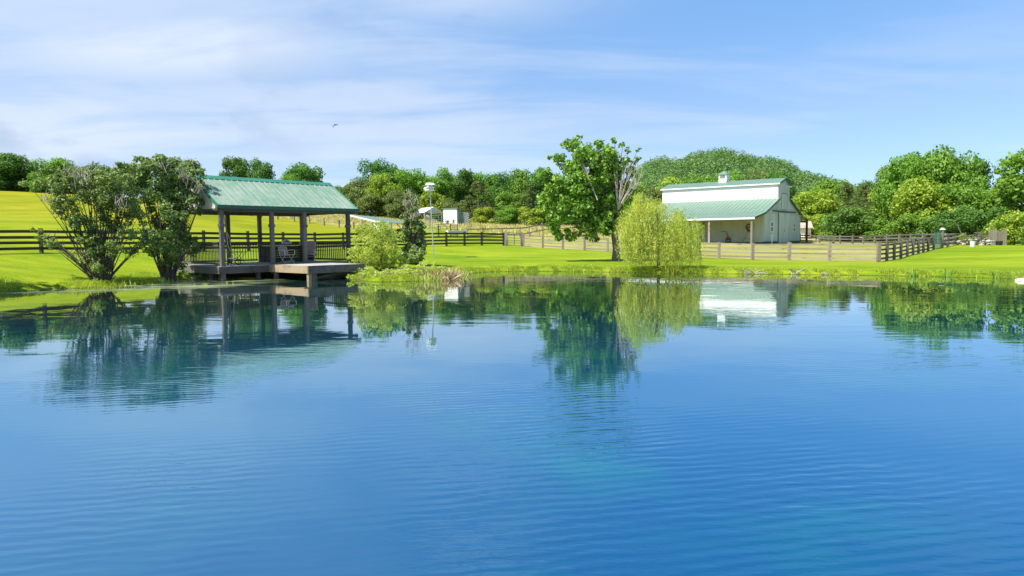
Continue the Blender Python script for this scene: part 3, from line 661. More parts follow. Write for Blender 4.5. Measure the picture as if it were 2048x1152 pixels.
# lean-to on the far side
mb = MB(); roof_plane(mb, -.2, BL*.7, 15.1, 4.5, 11.002, 5.10, BTs, step=.61, th=.05, rib=.04, rw=.07); mb.build('lean_to_roof', M['gtrim2'], barn)
MB().box(-.1, .12, 11.0, 15.0, 4.05, 4.35, BT).build('lean_to_beam', M['dark'], barn)
for s in (.05, 5.5): MB().box(s-.14, s+.14, 14.72, 15.0, .6, 4.45, BT).build('lean_to_post', M['dark'], barn)
# doors, windows
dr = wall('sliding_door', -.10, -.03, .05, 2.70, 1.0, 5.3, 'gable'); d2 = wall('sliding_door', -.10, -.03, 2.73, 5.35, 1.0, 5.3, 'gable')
for d_, a_, b_ in ((dr, .05, 2.70), (d2, 2.73, 5.35)):
    mb = MB()
    for t in (a_+.06, b_-.06): mb.box(-.125, -.101, t-.06, t+.06, 1.0, 5.3, BT)
    mb.box(-.124, -.101, a_+.12, b_-.12, 5.16, 5.3, BT); mb.box(-.124, -.101, a_+.12, b_-.12, 1.0, 1.14, BT); mb.build('door_frame', M['gable'], d_)
MB().box(-.16, -.128, -.03, .03, 1.02, 5.25, BT).build('door_edge', M['line'], dr)
MB().box(-.16, -.128, 2.58, 2.66, 2.6, 2.9, BT).build('door_handle', M['black'], dr)
MB().box(-.2, -.0, -2.5, 8.1, 5.42, 5.56, BT).build('door_track', M['line'], barn)
hd = wall('loft_door', -.07, -.0, 1.4, 4.0, 5.85, 8.1, 'gable')
mb = MB()
for a in ((1.36, 1.42, 5.85, 8.1), (3.98, 4.02, 5.85, 8.1), (1.42, 3.98, 8.06, 8.12)): mb.box(-.09, -.071, *a, BT)
mb.build('door_trim', M['line'], hd)
MB().box(-.55, -.0, 3.6, 4.6, 9.05, 9.2, BT).build('loft_hood', M['white'], barn)
for t in (-2.8, 7.85):
    wf = MB()
    wf.box(-.08, -.001, t-.62, t-.5, 2.55, 4.0, BT); wf.box(-.08, -.001, t+.5, t+.62, 2.55, 4.0, BT); wf.box(-.08, -.001, t-.5, t+.5, 3.88, 4.0, BT); wf.box(-.08, -.001, t-.5, t+.5, 2.55, 2.67, BT); wf.box(-.07, -.001, t-.5, t+.5, 3.22, 3.34, BT)
    wf.box(-.06, -.001, t-.04, t+.04, 2.67, 3.22, BT); wf.box(-.06, -.001, t-.04, t+.04, 3.34, 3.88, BT)
    wo = wf.build('window', M['white'], barn); MB().box(-.03, -.004, t-.499, t+.499, 2.671, 3.879, BT).build('pane', M['glass'], wo)
for t0, t1 in ((-6.02, -5.9), (10.8, 10.92)): MB().box(-.05, -.023, t0, t1, 1.2, 5.1, BT).build('corner_board', M['gable'], barn)
# cupola
cs, ct = 8.9, 2.62
cu_ = wall('cupola', cs-.6, cs+.6, ct-.6, ct+.6, 10.0, 11.35, 'white')
a = [BT(cs-.75, ct-.75, 11.35), BT(cs+.75, ct-.75, 11.35), BT(cs+.75, ct+.75, 11.35), BT(cs-.75, ct+.75, 11.35)]
mb = MB(); top = BT(cs, ct, 11.95)
for k in range(4): mb.poly([a[k], a[(k+1) % 4], top])
mb.poly(a[::-1]); mb.build('cupola_roof', M['groof2'], cu_)
lv = MB()
for k in range(6): lv.box(cs-.4, cs+.4, ct-.62, ct-.601, 10.75+k*.08, 10.79+k*.08, BT)
lv.build('louvre', M['line'], cu_)
# things under the porch
whp = BT(1.9, -6.2, 3.2)
tag(ring(ring(MB(), whp, .42, BG, .10, 16), whp+Vector((0, 0, -.25)), .30, BG, .07, 16).build('rope_coil', M['rope']), 'big brown coil of rope hung on the porch wall of the barn', 'rope coil')
tl = BT(4.3, -7.6, 1.12); e = thing('garden_tiller', tl, 'rusty red garden tiller standing under the barn porch near the right post', 'tiller')
for s in (-1, 1): ring(MB(), tl+BG*.28*s+Vector((0, 0, .32)), .28, BG, .06).build('wheel', M['black'], e)
MB().ball(tl+Vector((0, 0, .62)), .34, sq=(1.1, .7, .7)).build('engine', M['red'], e, smooth=True)
for s in (-1, 1): MB().tube([tl+Vector((0, 0, .7)), tl+BA*.2+BG*.3*s+Vector((0, 0, 1.35)), tl-BG*.0+BA*.5+BG*.55*s+Vector((0, 0, 1.6)), tl+BA*.9+BG*.5*s+Vector((0, 0, 1.55))], .035, 5).build('handle', M['rust'], e)
wb = BT(11.6, -7.4, 1.12); e = thing('wheelbarrow', wb, 'dark wheelbarrow parked on the dirt by the barn porch behind the willow', 'wheelbarrow')
MB().hexa([wb+BA*.35+BG*.3+Vector((0, 0, .45)), wb-BA*.5+BG*.3+Vector((0, 0, .5)), wb-BA*.5-BG*.3+Vector((0, 0, .5)), wb+BA*.35-BG*.3+Vector((0, 0, .45))], [wb+BA*.6+BG*.5+Vector((0, 0, .95)), wb-BA*.9+BG*.5+Vector((0, 0, 1.0)), wb-BA*.9-BG*.5+Vector((0, 0, 1.0)), wb+BA*.6-BG*.5+Vector((0, 0, .95))]).build('tray', M['rust'], e)
ring(MB(), wb-BA*.8+Vector((0, 0, .26)), .22, BG, .05).build('wheel', M['black'], e)
for s in (-1, 1): MB().tube([wb-BA*.8+BG*.1*s+Vector((0, 0, .27)), wb+BA*.2+BG*.3*s+Vector((0, 0, .5)), wb+BA*1.2+BG*.4*s+Vector((0, 0, .75))], .03, 5).build('handle', M['tan'], e); MB().tube([wb+BA*.4+BG*.3*s, wb+BA*.4+BG*.3*s+Vector((0, 0, .5))], .03, 5).build('leg', M['rust'], e)
tag(MB().tube([BT(9.6, -7.3, 1.1), BT(8.0, -6.15, 4.6)], .05, 6).build('prop_pole', M['rust']), 'long thin pole leaning against the porch wall of the barn', 'pole')
tag(MB().tube([BT(2.6, -6.9, 1.1), BT(2.0, -6.1, 2.9)], .035, 6).tube([BT(1.1, -6.9, 1.1), BT(1.7, -6.1, 2.9)], .035, 6).tube([BT(2.4, -6.6, 1.7), BT(1.3, -6.6, 1.7)], .025, 5).build('sawhorse_frame', M['tan']), 'splayed pair of wooden poles below the coil on the porch wall', 'wooden frame')
hy = BT(-1.3, -6.6, .95)
e = thing('yard_hydrant', hy, 'small dark yard hydrant beside the front corner of the barn', 'hydrant')
MB().tube([hy, hy+Vector((0, 0, 1.3))], .035, 6).build('pipe', M['steel'], e); MB().tube([hy+Vector((0, 0, 1.2)), hy+BG*.2+Vector((0, 0, 1.25)), hy+BG*.28+Vector((0, 0, 1.0))], .04, 6).build('spout', M['steel'], e); MB().tube([hy+Vector((0, 0, 1.3)), hy-BG*.35+Vector((0, 0, 1.36))], .02, 5).build('handle', M['black'], e)

# white garage right behind the barn
GO = at(1585, 480, 124); GO.z = 0
gar = thing('garage', (GO.x+3, GO.y+2, gz(GO.x, GO.y)), 'white garage with tan shingle roof half hidden behind the barn', 'garage')
def GT(a, b, c): return Vector((GO.x, GO.y, 0))+Vector((.95, -.31, 0))*a+Vector((.31, .95, 0))*b+Vector((0, 0, c))
MB().box(0, 3.0, 0, 8, .4, 3.3, GT).build('wall', M['white'], gar)
MB().box(-2.5, -.0, .02, 8, .4, 3.3, GT).build('wall', M['white'], gar)
MB().box(2.0, 2.95, -.05, -.005, .5, 2.5, GT).build('door', M['tan'], gar)
mb = MB(); mb.hexa([GT(-3, -.5, 3.3), GT(3.3, -.5, 3.3), GT(3.3, 4, 4.5), GT(-3, 4, 4.5)], [GT(-3, -.5, 3.43), GT(3.3, -.5, 3.43), GT(3.3, 4, 4.63), GT(-3, 4, 4.63)]); mb.hexa([GT(-3, 4.002, 4.5), GT(3.3, 4.002, 4.5), GT(3.3, 8.5, 3.3), GT(-3, 8.5, 3.3)], [GT(-3, 4.002, 4.63), GT(3.3, 4.002, 4.63), GT(3.3, 8.5, 3.43), GT(-3, 8.5, 3.43)]); mb.build('roof', M['shing'], gar)
# ------------------------------------------------------------------ fences and gates
random.seed(5)
def resample(pts, step):
    pts = [Vector((p[0], p[1], 0)) for p in pts]; outp = [pts[0]]; acc = 0
    for a, b in zip(pts[:-1], pts[1:]):
        Ls = (b-a).length; d = (b-a)/Ls; t = step-acc
        while t <= Ls+1e-6: outp.append(a+d*t); t += step
        acc = Ls-(t-step)
    if (outp[-1]-pts[-1]).length > .4*step: outp.append(pts[-1])
    else: outp[-1] = pts[-1]
    return outp
def fence(label, pts, step, h, rows, mp, mb_, pw=.15, bh=.13, group='board fences round the paddocks', lift=.0, jit=.015, posts=True, off=.09):
    P = resample(pts, step); mid = P[len(P)//2]
    e = thing('board_fence', (mid.x, mid.y, gz(mid.x, mid.y)), label, 'fence', group)
    gzs = [gz(p.x, p.y)+lift for p in P]
    for p, z in zip(P, gzs):
        hh = h+.06+random.uniform(-.02, .05)
        if posts: MB().beam(Vector((p.x, p.y, z-.3)), Vector((p.x+random.uniform(-.02, .02), p.y, z+hh)), pw, pw, up=Vector((0, 1, 0))).build('post', M[mp], e)
    for i in range(len(P)-1):
        a, b = P[i], P[i+1]; d = (b-a).normalized(); nn = Vector((d.y, -d.x, 0))
        if nn.dot(a) > 0: nn = -nn
        nn = nn*off
        for r in range(rows):
            zz_ = h-bh*.55-r*(h-bh*.9)/(rows-.45)
            MB().beam(a+nn-d*.02+Vector((0, 0, gzs[i]+zz_+random.uniform(-jit, jit))), b+nn+d*.015+Vector((0, 0, gzs[i+1]+zz_+random.uniform(-jit, jit))), .028, bh).build('board', M[mb_], e)
    return e
def xy(px, py, Y): p = at(px, py, Y); return (p.x, p.y)
LFp = [xy(-45, 505, 35), xy(0, 505, 36), xy(300, 503, 41.5), xy(500, 501, 46), xy(700, 497, 54), xy(893, 492, 64)]
fence('dark four board fence along the left lawn, running behind shrubs and pavilion', LFp, 2.9, 1.2, 4, 'dark', 'dark', .15, .15)
fence('short dark fence between the martin pole and the green gate', [xy(893, 492, 64.3), xy(1007, 490.6, 70)], 2.3, 1.22, 4, 'dark', 'dark', .2, .15)
gL = Vector((*xy(1012, 491, 70.5), 0)); gR = Vector((*xy(1045, 494, 72.2), 0))
fence('pale weathered four board fence facing the pond in front of the barn', [xy(1047.5, 494, 72), xy(1757, 527, 45.3)], 2.88, 1.2, 4, 'tan', 'tan', .2, .12, off=.0)
fence('fence running back from the near corner post to the green mesh gate', [xy(1757, 527, 45.3), xy(1867, 499, 65)], 2.7, 1.15, 4, 'old', 'old', .15, .13, off=-.1)
fence('dark rear paddock fence from the lean-to past the round bush', [xy(1600, 485, 111), xy(1690, 488, 105), xy(1794, 490, 90), xy(1868, 488, 80), xy(1925, 488, 77)], 3.3, 1.2, 3, 'tan', 'old', .2, .19)
fence('far thin fence climbing the hill field behind the pavilion', [xy(430, 425, 118), xy(512, 434, 108), xy(597, 444, 108), xy(675, 455, 106), xy(745, 461, 104)], 2.55, 1.15, 3, 'old', 'tan', .16, .06)
fence('inner paddock fence rising away beyond the gate toward the sheds', [xy(1120, 488, 98), xy(1047, 487, 82), xy(1012, 484, 80), xy(935, 482, 76)], 2.9, 1.2, 2, 'tan', 'tan', .16, .12)
# green tube gate
def tube_gate(name, a, b, z0, h, bars, uprights, mt, label, brace=False, rr=.022, group=None):
    a = Vector((a[0], a[1], 0)); b = Vector((b[0], b[1], 0)); mid = a.lerp(b, .5)
    za, zb = gz(a.x, a.y)+z0, gz(b.x, b.y)+z0
    e = thing(name, (mid.x, mid.y, min(za, zb)), label, 'gate', group)
    A = a+Vector((0, 0, za)); B = b+Vector((0, 0, zb)); U = Vector((0, 0, h))
    MB().tube([A, A+U, B+U, B, A], rr*1.3, 6).build('frame', M[mt], e)
    mb = MB()
    for k in range(1, bars): mb.tube([A+U*k/bars, B+U*k/bars], rr, 5)
    mb.build('rail', M[mt], e)
    mb = MB()
    for k in range(1, uprights+1): mb.tube([A.lerp(B, k/(uprights+1)), A.lerp(B, k/(uprights+1))+U], rr*1.4, 5)
    mb.build('upright', M['dsteel' if mt == 'gsteel' and uprights == 1 else mt], e)
    return e
for p, lb in ((gL, 'thick pale left post of the green gate'), (gR, 'thick pale right post of the green gate')):
    z = gz(p.x, p.y); o = MB().beam((p.x, p.y, z-.3), (p.x, p.y, z+1.4), .3, .3, up=Vector((0, 1, 0))).build('gate_post', M['tan'], origin=(p.x, p.y, z)); tag(o, lb, 'post', 'posts of the green gate')
tube_gate('field_gate', (gL.x+.2, gL.y), (gR.x-.2, gR.y), .08, 1.25, 5, 1, 'gsteel', 'green tubular field gate with dark centre upright between pale posts')
ga_, gb_ = Vector((*xy(1868, 498, 65.3), 0)), Vector((*xy(1880, 496, 67.5), 0))
tube_gate('mesh_gate', ga_, gb_, .05, 1.5, 7, 5, 'gsteel', 'green mesh gate at the far end of the receding fence', rr=.02)
z = gz(gb_.x+.15, gb_.y)
tag(MB().beam((gb_.x+.15, gb_.y, z-.3), (gb_.x+.2, gb_.y, z+1.72), .16, .16, up=Vector((0, 1, 0))).build('gate_post', M['tan'], origin=(gb_.x+.15, gb_.y, z)), 'tall thin post beside the green mesh gate', 'post')
bh_ = Vector((gb_.x+.2, gb_.y, z+1.722)); e = thing('bird_feeder', bh_, 'small white feeder tray on the tall post by the mesh gate', 'bird feeder')
MB().box(-.38, .38, -.2, .2, .0, .07, lambda a, b, c: bh_+Vector((a*.6, b*.6, c))).build('tray', M['white'], e); MB().hexa([bh_+Vector(q)*1 for q in ((-.17, -.11, .071), (.18, -.11, .071), (.18, .11, .071), (-.17, .11, .071))], [bh_+Vector(q) for q in ((-.06, -.11, .2), (.12, -.11, .17), (.12, .11, .17), (-.06, .11, .2))]).build('roof', M['white'], e)
z2 = xy(1900, 490, 71)
fence('short dark fence piece between the mesh gate and the brush pile', [(gb_.x+.4, gb_.y+.3), xy(1922, 488, 75)], 2.8, 1.15, 3, 'old', 'old', .15, .16)

# ------------------------------------------------------------------ martin house on its pole
mp_ = grd(868, 52, 516); tp = at(860, 381, 52)
e = thing('martin_house', mp_, 'white martin birdhouse high on a thin pole beside the dark narrow shrub', 'birdhouse')
MB().tube([mp_-Vector((0, 0, .3)), Vector((tp.x, 52, tp.z))], .045, 7).build('pole', M['steel'], e)
hb = Vector((tp.x, 52, tp.z))
def H_T(a, b, c): return hb+(Vector((.9, .43, 0))*a+Vector((-.43, .9, 0))*b+Vector((0, 0, c)))*.82
ho = MB()
ho.box(-.26, .26, -.26, .26, .0, .24, H_T); ho.box(-.23, .23, -.23, .23, .28, .5, H_T); ho.build('house', M['white'], e)
MB().box(-.38, .38, -.38, .38, -.03, -.001, H_T).box(-.36, .36, -.36, .36, .245, .275, H_T).build('balcony', M['white'], e)
r_ = [H_T(-.34, -.34, .5), H_T(.34, -.34, .5), H_T(.34, .34, .5), H_T(-.34, .34, .5)]; mb = MB()
mb.hexa(r_, [H_T(-.34, -.02, .68), H_T(.34, -.02, .68), H_T(.34, .02, .68), H_T(-.34, .02, .68)]); mb.build('roof', M['white'], e)
mb = MB()
for z_ in (.1, .36):
    for a_ in (-.14, 0, .14): mb.box(a_-.03, a_+.03, -.268, -.261, z_-.03, z_+.06, H_T)
mb.build('entrance_hole', M['black'], e)
MB().ball(H_T(-.48, -.1, .12), .1, sq=(1.2, 1, 1.3)).ball(H_T(-.42, -.2, .0), .08, sq=(1, 1, 1.3)).build('gourd', M['white'], e, smooth=True)

# ------------------------------------------------------------------ sheds and corral in the field
def open_shed():
    Y0 = 74; a = at(693, 430, Y0); b = at(800, 437, 96); c = at(740, 437, Y0-4)
    ga1 = grd(691, 76, 476)
    d = Vector((b.x-a.x, b.y-a.y, 0)).normalized(); n_ = Vector((d.y, -d.x, 0))
    Lg = 15.; W = 3.6; z0 = gz(a.x, a.y); zt = at(693, 429, Y0).z
    def S(u, v, z): return Vector((a.x, a.y, 0))+d*u+n_*v+Vector((0, 0, z))
    e = thing('run_in_shed', (a.x, a.y, z0), 'long low open shed with green metal roof on white posts in the field', 'shed')
    mb = MB(); mb.hexa([S(0, 0, zt), S(Lg, 0, zt), S(Lg, W, zt-.85), S(0, W, zt-.85)], [S(0, 0, zt+.06), S(Lg, 0, zt+.06), S(Lg, W, zt-.79), S(0, W, zt-.79)]); mb.build('roof', M['groof2'], e)
    MB().hexa([S(-.04, 0, zt-.12), S(-.001, 0, zt-.12), S(-.001, W, zt-.97), S(-.04, W, zt-.97)], [S(-.04, 0, zt+.07), S(-.001, 0, zt+.07), S(-.001, W, zt-.78), S(-.04, W, zt-.78)]).build('fascia', M['white'], e)
    for u in (.1, 5, 10, 14.8):
        for v, mt in ((.12, 'tan'), (W-.15, 'white')):
            p = S(u, v, 0); MB().beam((p.x, p.y, gz(p.x, p.y)-.3), (p.x, p.y, zt-.02-.85*v/W), .14, .14, up=Vector((0, 1, 0))).build('post', M[mt], e)
            q = S(u, v+(.7 if v < 1 else -.7), 0); MB().beam((p.x, p.y, zt-.9-.85*v/W), (q.x, q.y, zt-.16-.65*v/W), .09, .09).build('brace', M[mt], e)
open_shed()
def box_shed():
    a = at(887, 450, 92); z0 = gz(a.x, a.y); zt = at(887, 418, 92).z
    d = Vector((.95, -.31, 0)); n_ = Vector((.31, .95, 0))
    def S(u, v, z): return Vector((a.x, a.y, 0))+d*u+n_*v+Vector((0, 0, z))
    w_ = 1.95; e = thing('livestock_shed', S(1, 1, z0), 'small white fronted shed with green sloping side by the corral', 'shed')
    w1 = 1.95
    MB().box(0, w1*.98, 0, .08, z0-.2, zt, S).build('front_wall', M['white'], e)
    MB().hexa([S(w1, 0, z0-.2), S(w1+.05, 0, z0-.2), S(w1+.05, 3.4, z0-.2), S(w1, 3.4, z0-.2)], [S(w1, 0, zt), S(w1+.05, 0, zt), S(w1+.05, 3.4, zt-1.0), S(w1, 3.4, zt-1.0)]).build('side_wall', M['groof2'], e)
    MB().hexa([S(0, 0, z0-.2), S(.05, 0, z0-.2), S(.05, 3.4, z0-.2), S(0, 3.4, z0-.2)], [S(0, .085, zt), S(.05, .085, zt), S(.05, 3.4, zt-1.0), S(0, 3.4, zt-1.0)]).build('side_wall', M['groof2'], e)
    MB().hexa([S(-.1, -.12, zt+.04), S(w1+.12, -.12, zt+.04), S(w1+.12, 3.5, zt-1.0), S(-.1, 3.5, zt-1.0)], [S(-.1, -.12, zt+.1), S(w1+.12, -.12, zt+.1), S(w1+.12, 3.5, zt-.94), S(-.1, 3.5, zt-.94)]).build('roof', M['groof2'], e)
    MB().box(.45, .75, -.03, -.001, z0+.15, z0+.7, S).box(1.3, 1.55, -.03, -.001, z0+.3, z0+.8, S).build('door', M['line'], e)
box_shed()
def carport():
    a = at(842, 432, 96); b = at(884, 432, 96); z0 = gz(b.x, b.y); ze = at(842, 426, 96).z; zr = at(862, 415, 96).z; w_ = b.x-a.x
    e = thing('canopy_shed', ((a.x+b.x)/2, 97, z0), 'open shed with pale gabled metal roof left of the white fronted shed', 'shed')
    d = Vector((.86, .5, 0)); n_ = Vector((-.5, .86, 0)); W = w_*.95
    def S(u, v, z): return Vector((a.x, 96, 0))+d*u+n_*v+Vector((0, 0, z))
    mb = MB(); mb.hexa([S(0, -1.2, ze), S(0, 3, ze), S(W*.5, 3, zr), S(W*.5, -1.2, zr)], [S(0, -1.2, ze+.06), S(0, 3, ze+.06), S(W*.5, 3, zr+.06), S(W*.5, -1.2, zr+.06)])
    mb.hexa([S(W*.5+.002, -1.2, zr), S(W*.5+.002, 3, zr), S(W, 3, ze), S(W, -1.2, ze)], [S(W*.5+.002, -1.2, zr+.06), S(W*.5+.002, 3, zr+.06), S(W, 3, ze+.06), S(W, -1.2, ze+.06)]); mb.build('roof', M['white'], e)
    MB().hexa([S(.05, -1.1, ze), S(W-.05, -1.1, ze), S(W*.5, -1.1, zr-.03)], [S(.05, -1.06, ze), S(W-.05, -1.06, ze), S(W*.5, -1.06, zr-.03)]).build('gable_panel', M['steel'], e)
    for u, v in ((.1, -1), (W-.1, -1), (.1, 2.9), (W-.1, 2.9)): MB().beam(S(u, v, z0-.3), S(u, v, ze), .12, .12, up=Vector((0, 1, 0))).build('post', M['steel'], e)
carport()
gp2 = 'corral panels by the sheds'
tube_gate('corral_fence', xy(850, 455, 86), xy(886, 455, 88), .1, 1.5, 5, 3, 'steel', 'grey tubular corral panel left of the white fronted shed', group=gp2)
tube_gate('corral_fence', xy(872, 462, 82), xy(902, 462, 83), .1, 1.45, 5, 2, 'gsteel', 'green tubular corral panel in front of the white fronted shed', group=gp2)
tube_gate('corral_fence', xy(926, 455, 93), xy(938, 456, 88), .1, 1.7, 7, 5, 'steel', 'narrow grey mesh corral panel right of the green sided shed', group=gp2)
tube_gate('corral_fence', xy(840, 470, 76), xy(876, 471, 77), .1, 1.4, 4, 1, 'steel', 'pale corral panel just behind the dark fence and the martin pole', group=gp2)
tube_gate('corral_fence', xy(1601, 480, 116), xy(1613, 481, 116), .3, 2.2, 5, 2, 'steel', 'grey tubular panel standing between the barn lean-to and white garage', group=gp2)
rk = grd(908, 78, 465); e = thing('hay_rack', rk, 'narrow dark ladder like hay rack in front of the white fronted shed', 'hay rack')
mb = MB()
for s in (-.38, .38): mb.beam(rk+Vector((s, 0, -.1)), rk+Vector((s, 0, 1.5)), .09, .06)
mb.build('side_rail', M['dark'], e); mb = MB()
for k in range(6): mb.beam(rk+Vector((-.38, -.05, .25+k*.22)), rk+Vector((.38, -.05, .25+k*.22)), .03, .09)
mb.build('rung', M['dark'], e)
tg = at(894, 464, 65.5); th_ = at(933, 464, 67.5)
tag(MB().beam(tg, th_, .3, .26).build('white_trough', M['white']), 'long white trough lying behind the top board of the dark fence', 'trough')
for px, Y in ((878, 78),):
    p = grd(px, Y); tag(MB().beam(p, p+Vector((0, 0, 1.3)), .16, .16).build('corral_post', M['dark'], origin=p), 'lone dark post with white cap behind the dark fence', 'post')

# ------------------------------------------------------------------ brush pile corner on the right
rng = np.random.default_rng(3); random.seed(9)
bp = grd(1952, 72, 490)
e = thing('brush_pile', bp, 'tangled heap of brown branches and rubble at the far edge of the lawn', 'brush pile')
mb = MB()
for k in range(150):
    a = random.uniform(0, 6.28); r = random.uniform(0, 1.9); c = bp+Vector((math.cos(a)*r*1.1, math.sin(a)*r*.6, random.uniform(.1, 1.25)*(1-(r/2.3)**2)))
    d = Vector((random.uniform(-1, 1), random.uniform(-.6, .6), random.uniform(-.35, .55))); l = random.uniform(.4, 1.0)
    mb.tube([c-d*l*.5, c+Vector((0, 0, random.uniform(0, .15))), c+d*l*.5], [.03, .025, .008], 5)
mb.build('branch', M['twig'], e)
mb = MB()
for k in range(40):
    a = random.uniform(0, 6.28); r = random.uniform(0, 1.7); mb.ball(bp+Vector((math.cos(a)*r*1.2, math.sin(a)*r*.6, random.uniform(0, .75)*(1-(r/2.2)**2))), random.uniform(.1, .26), 7, 5, (1.2, 1, .7))
mb.build('rubble', M['stone'], e)
P, Nn = blob_pts(np.array([bp.x-.6, bp.y, bp.z+.5]), .9, 500, rng, .6); o = link('leaf', quads('leaf', leafv(P, Nn, .07, rng)-np.array(bp)), L['olive'], e)
def screen():
    a = grd(1977, 73, 491); e = thing('plank_screen', a+Vector((.9, 0, 0)), 'short screen of upright pale planks beside the brush pile', 'screen')
    for k in range(9):
        x = k*.21; zt = random.uniform(1.15, 1.75); MB().box(x, x+.18, 0, .04, -.2, zt, lambda p, q, r: a+Vector((p, q+.3*p*0, r))).build('plank', M['tan'], e)
    MB().box(-.9, .95, .06, .10, .95, 1.08, lambda p, q, r: a+Vector((p, q, r))).build('rail', M['old'], e)
    MB().box(-.95, -.79, -.05, .11, -.2, 1.3, lambda p, q, r: a+Vector((p, q, r))).build('post', M['old'], e)
screen()
bk = grd(1998, 71, 493); tag(MB().tube([bk, bk+Vector((0, 0, .42))], [.28, .33], 14).build('dark_tub', M['black'], origin=bk), 'dark round tub at the foot of the plank screen', 'tub')
bk = grd(1945, 68, 494); e = thing('white_bucket', bk, 'white bucket standing in the grass before the brush pile', 'bucket')
MB().tube([bk, bk+Vector((0, 0, .5)), bk+Vector((0, 0, .505)), bk+Vector((0, 0, .1))], [.19, .24, .21, .15], 14).build('body', M['white'], e, smooth=False)
mb = MB(); mb.tube([bk+Vector((-.24, 0, .48)), bk+Vector((-.1, -.1, .66)), bk+Vector((.1, -.1, .66)), bk+Vector((.24, 0, .48))], .012, 5).build('handle', M['steel'], e)
for k, (px, py1, Y, px2, lb) in enumerate(((1895, 491, 68, 1886, 'pale pole leaning on the post right of the mesh gate, nearer of two'), (1896, 489, 70, 1890, 'second thinner pole leaning beside the mesh gate post'), (1932, 487, 73, 1914, 'long pole slanting up out of the brush pile toward the trees'), (1926, 487, 74, 1932, 'short dead stick propped upright at the left end of the brush pile'))):
    a = grd(px, Y); b = at(px2, (470, 466, 448, 465)[k], Y+.5); tag(MB().tube([a-Vector((0, 0, .1)), b], [.07, .05], 6).build('leaning_pole', M['tan' if k < 2 else 'old'], origin=a), lb, 'pole', 'poles by the brush pile')
# sticks and rock at the water's edge
def driftwood(px, Y, label, n, sp, seed):
    random.seed(seed); x = at(px, 547, Y).x; c = Vector((x, Y, .02)); e = MB()
    for k in range(n):
        d = Vector((random.uniform(-1, 1), random.uniform(-.4, .3), random.uniform(.02, .55))); l = random.uniform(.4, 1)*sp
        s = c+Vector((random.uniform(-.3, .3)*sp, random.uniform(-.1, .1), 0)); e.tube([s, s+d*l*.5+Vector((0, 0, .05)), s+d*l], [.022, .017, .007], 5)
    tag(e.build('driftwood', M['paleb'], origin=c), label, 'driftwood', 'dead branches along the far shore')
def shoreY(px):
    for py in np.arange(541, 600, .5):
        x, y = sh(px, py)
        if pond_dist(x, y) < -.05: return y
driftwood(1500, shoreY(1500)+.05, 'pale dead branch lying in the shallows left of the corner fence post reflection', 9, 1.0, 1)
driftwood(1588, shoreY(1588), 'low pale driftwood on the water line in front of the barn door', 8, .8, 2)
driftwood(1648, shoreY(1648), 'small forked pale twig sticking out of the water by the right bank', 3, .55, 3)
rkx, rky = sh(2046, 562); tag(MB().ball((rkx, rky, .02), .24, 10, 7, (1.3, 1, .45)).build('shore_rock', M['rock'], origin=(rkx, rky, 0), smooth=False), 'pale flat rock at the water edge on the far right', 'rock')
# bird in the sky
bd = at(668, 250, 70); e = thing('bird', bd, 'small grey bird in flight high above the pavilion roof', 'bird')
mb = MB(); mb.tube([bd+Vector((-.14, 0, -.28)), bd+Vector((-.07, 0, -.12)), bd, bd+Vector((.06, 0, .12)), bd+Vector((.08, 0, .2))], [.02, .05, .075, .05, .015], 8); mb.build('body', M['feather'], e, smooth=True)
for s, q in ((-1, ((0, 0, .06), (-.30, .06, .02), (-.42, .1, -.1), (-.05, 0, -.06))), (1, ((0, 0, .06), (.28, .06, .12), (.45, .1, .0), (.05, 0, -.06)))):
    b_ = [bd+Vector(v) for v in q]; MB().hexa(b_, [v+Vector((0, .012, 0)) for v in b_]).build('wing', M['feather'], e)
# ------------------------------------------------------------------ far hill and its wood
def yh(px): return 487.4-.0091*px
silh = [(1130, 440), (1200, 395), (1250, 352), (1290, 322), (1320, 311), (1350, 315), (1385, 301), (1430, 294), (1475, 300), (1505, 312), (1540, 312), (1575, 322), (1600, 338), (1650, 349), (1700, 362), (1750, 384), (1800, 398), (1860, 420), (1950, 436), (2048, 440), (2200, 445)]
HY = 460.
hx = np.array([(p-1024)/F*HY for p, _ in silh]); hz_ = np.array([1.9+(yh(p)-q)*HY/F-15.5 for p, q in silh])
def hill_z(x, y):
    crest = np.maximum(np.interp(x*HY/np.clip(y, 300, 520), hx, hz_, left=0, right=8), 0)
    t = np.where(y < HY, ss(250, HY, y), 1-.25*ss(HY, HY+180, y)); return 1.5+crest*t**.85
X_, Y_ = np.meshgrid(np.linspace(20, 460, 70), np.linspace(245, 700, 50)); x_, y_ = X_.ravel(), Y_.ravel(); z_ = hill_z(x_, y_); z_[(y_ < 250)] = -1
me = bpy.data.meshes.new('hill'); ii = (np.arange(49)[:, None]*70+np.arange(69)[None]).ravel()
me.from_pydata(np.c_[x_, y_, z_].tolist(), [], np.c_[ii, ii+1, ii+71, ii+70].tolist()); me.shade_smooth()
tag(link('hill', me, mat_plain('hill_soil', (.05, .09, .03), .95)), 'rounded wooded hill behind the barn', 'hill', kind='structure')
rng = np.random.default_rng(11); Vs = []
cnt = 0
for k in range(3400):
    x, y = rng.uniform(24, 440), rng.uniform(262, 490)
    if rng.random() < .25: y = rng.uniform(430, 478)
    if not (.18 < x/y < .80): continue
    z = float(hill_z(np.array([x]), np.array([y]))[0])
    if z < 3: continue
    r = rng.uniform(3.0, 6.0); c = np.array([x, y, z+r*1.15]); P, Nn = blob_pts(c, r, int(120), rng, .95, .75)
    Vs.append(leafv(P, Nn, .52, rng, .7)); cnt += 1
tag(link('hillside_wood', quads('hillside_wood', np.concatenate(Vs)), L['hill']), 'dense deciduous wood covering the far hill', 'wood', kind='stuff')

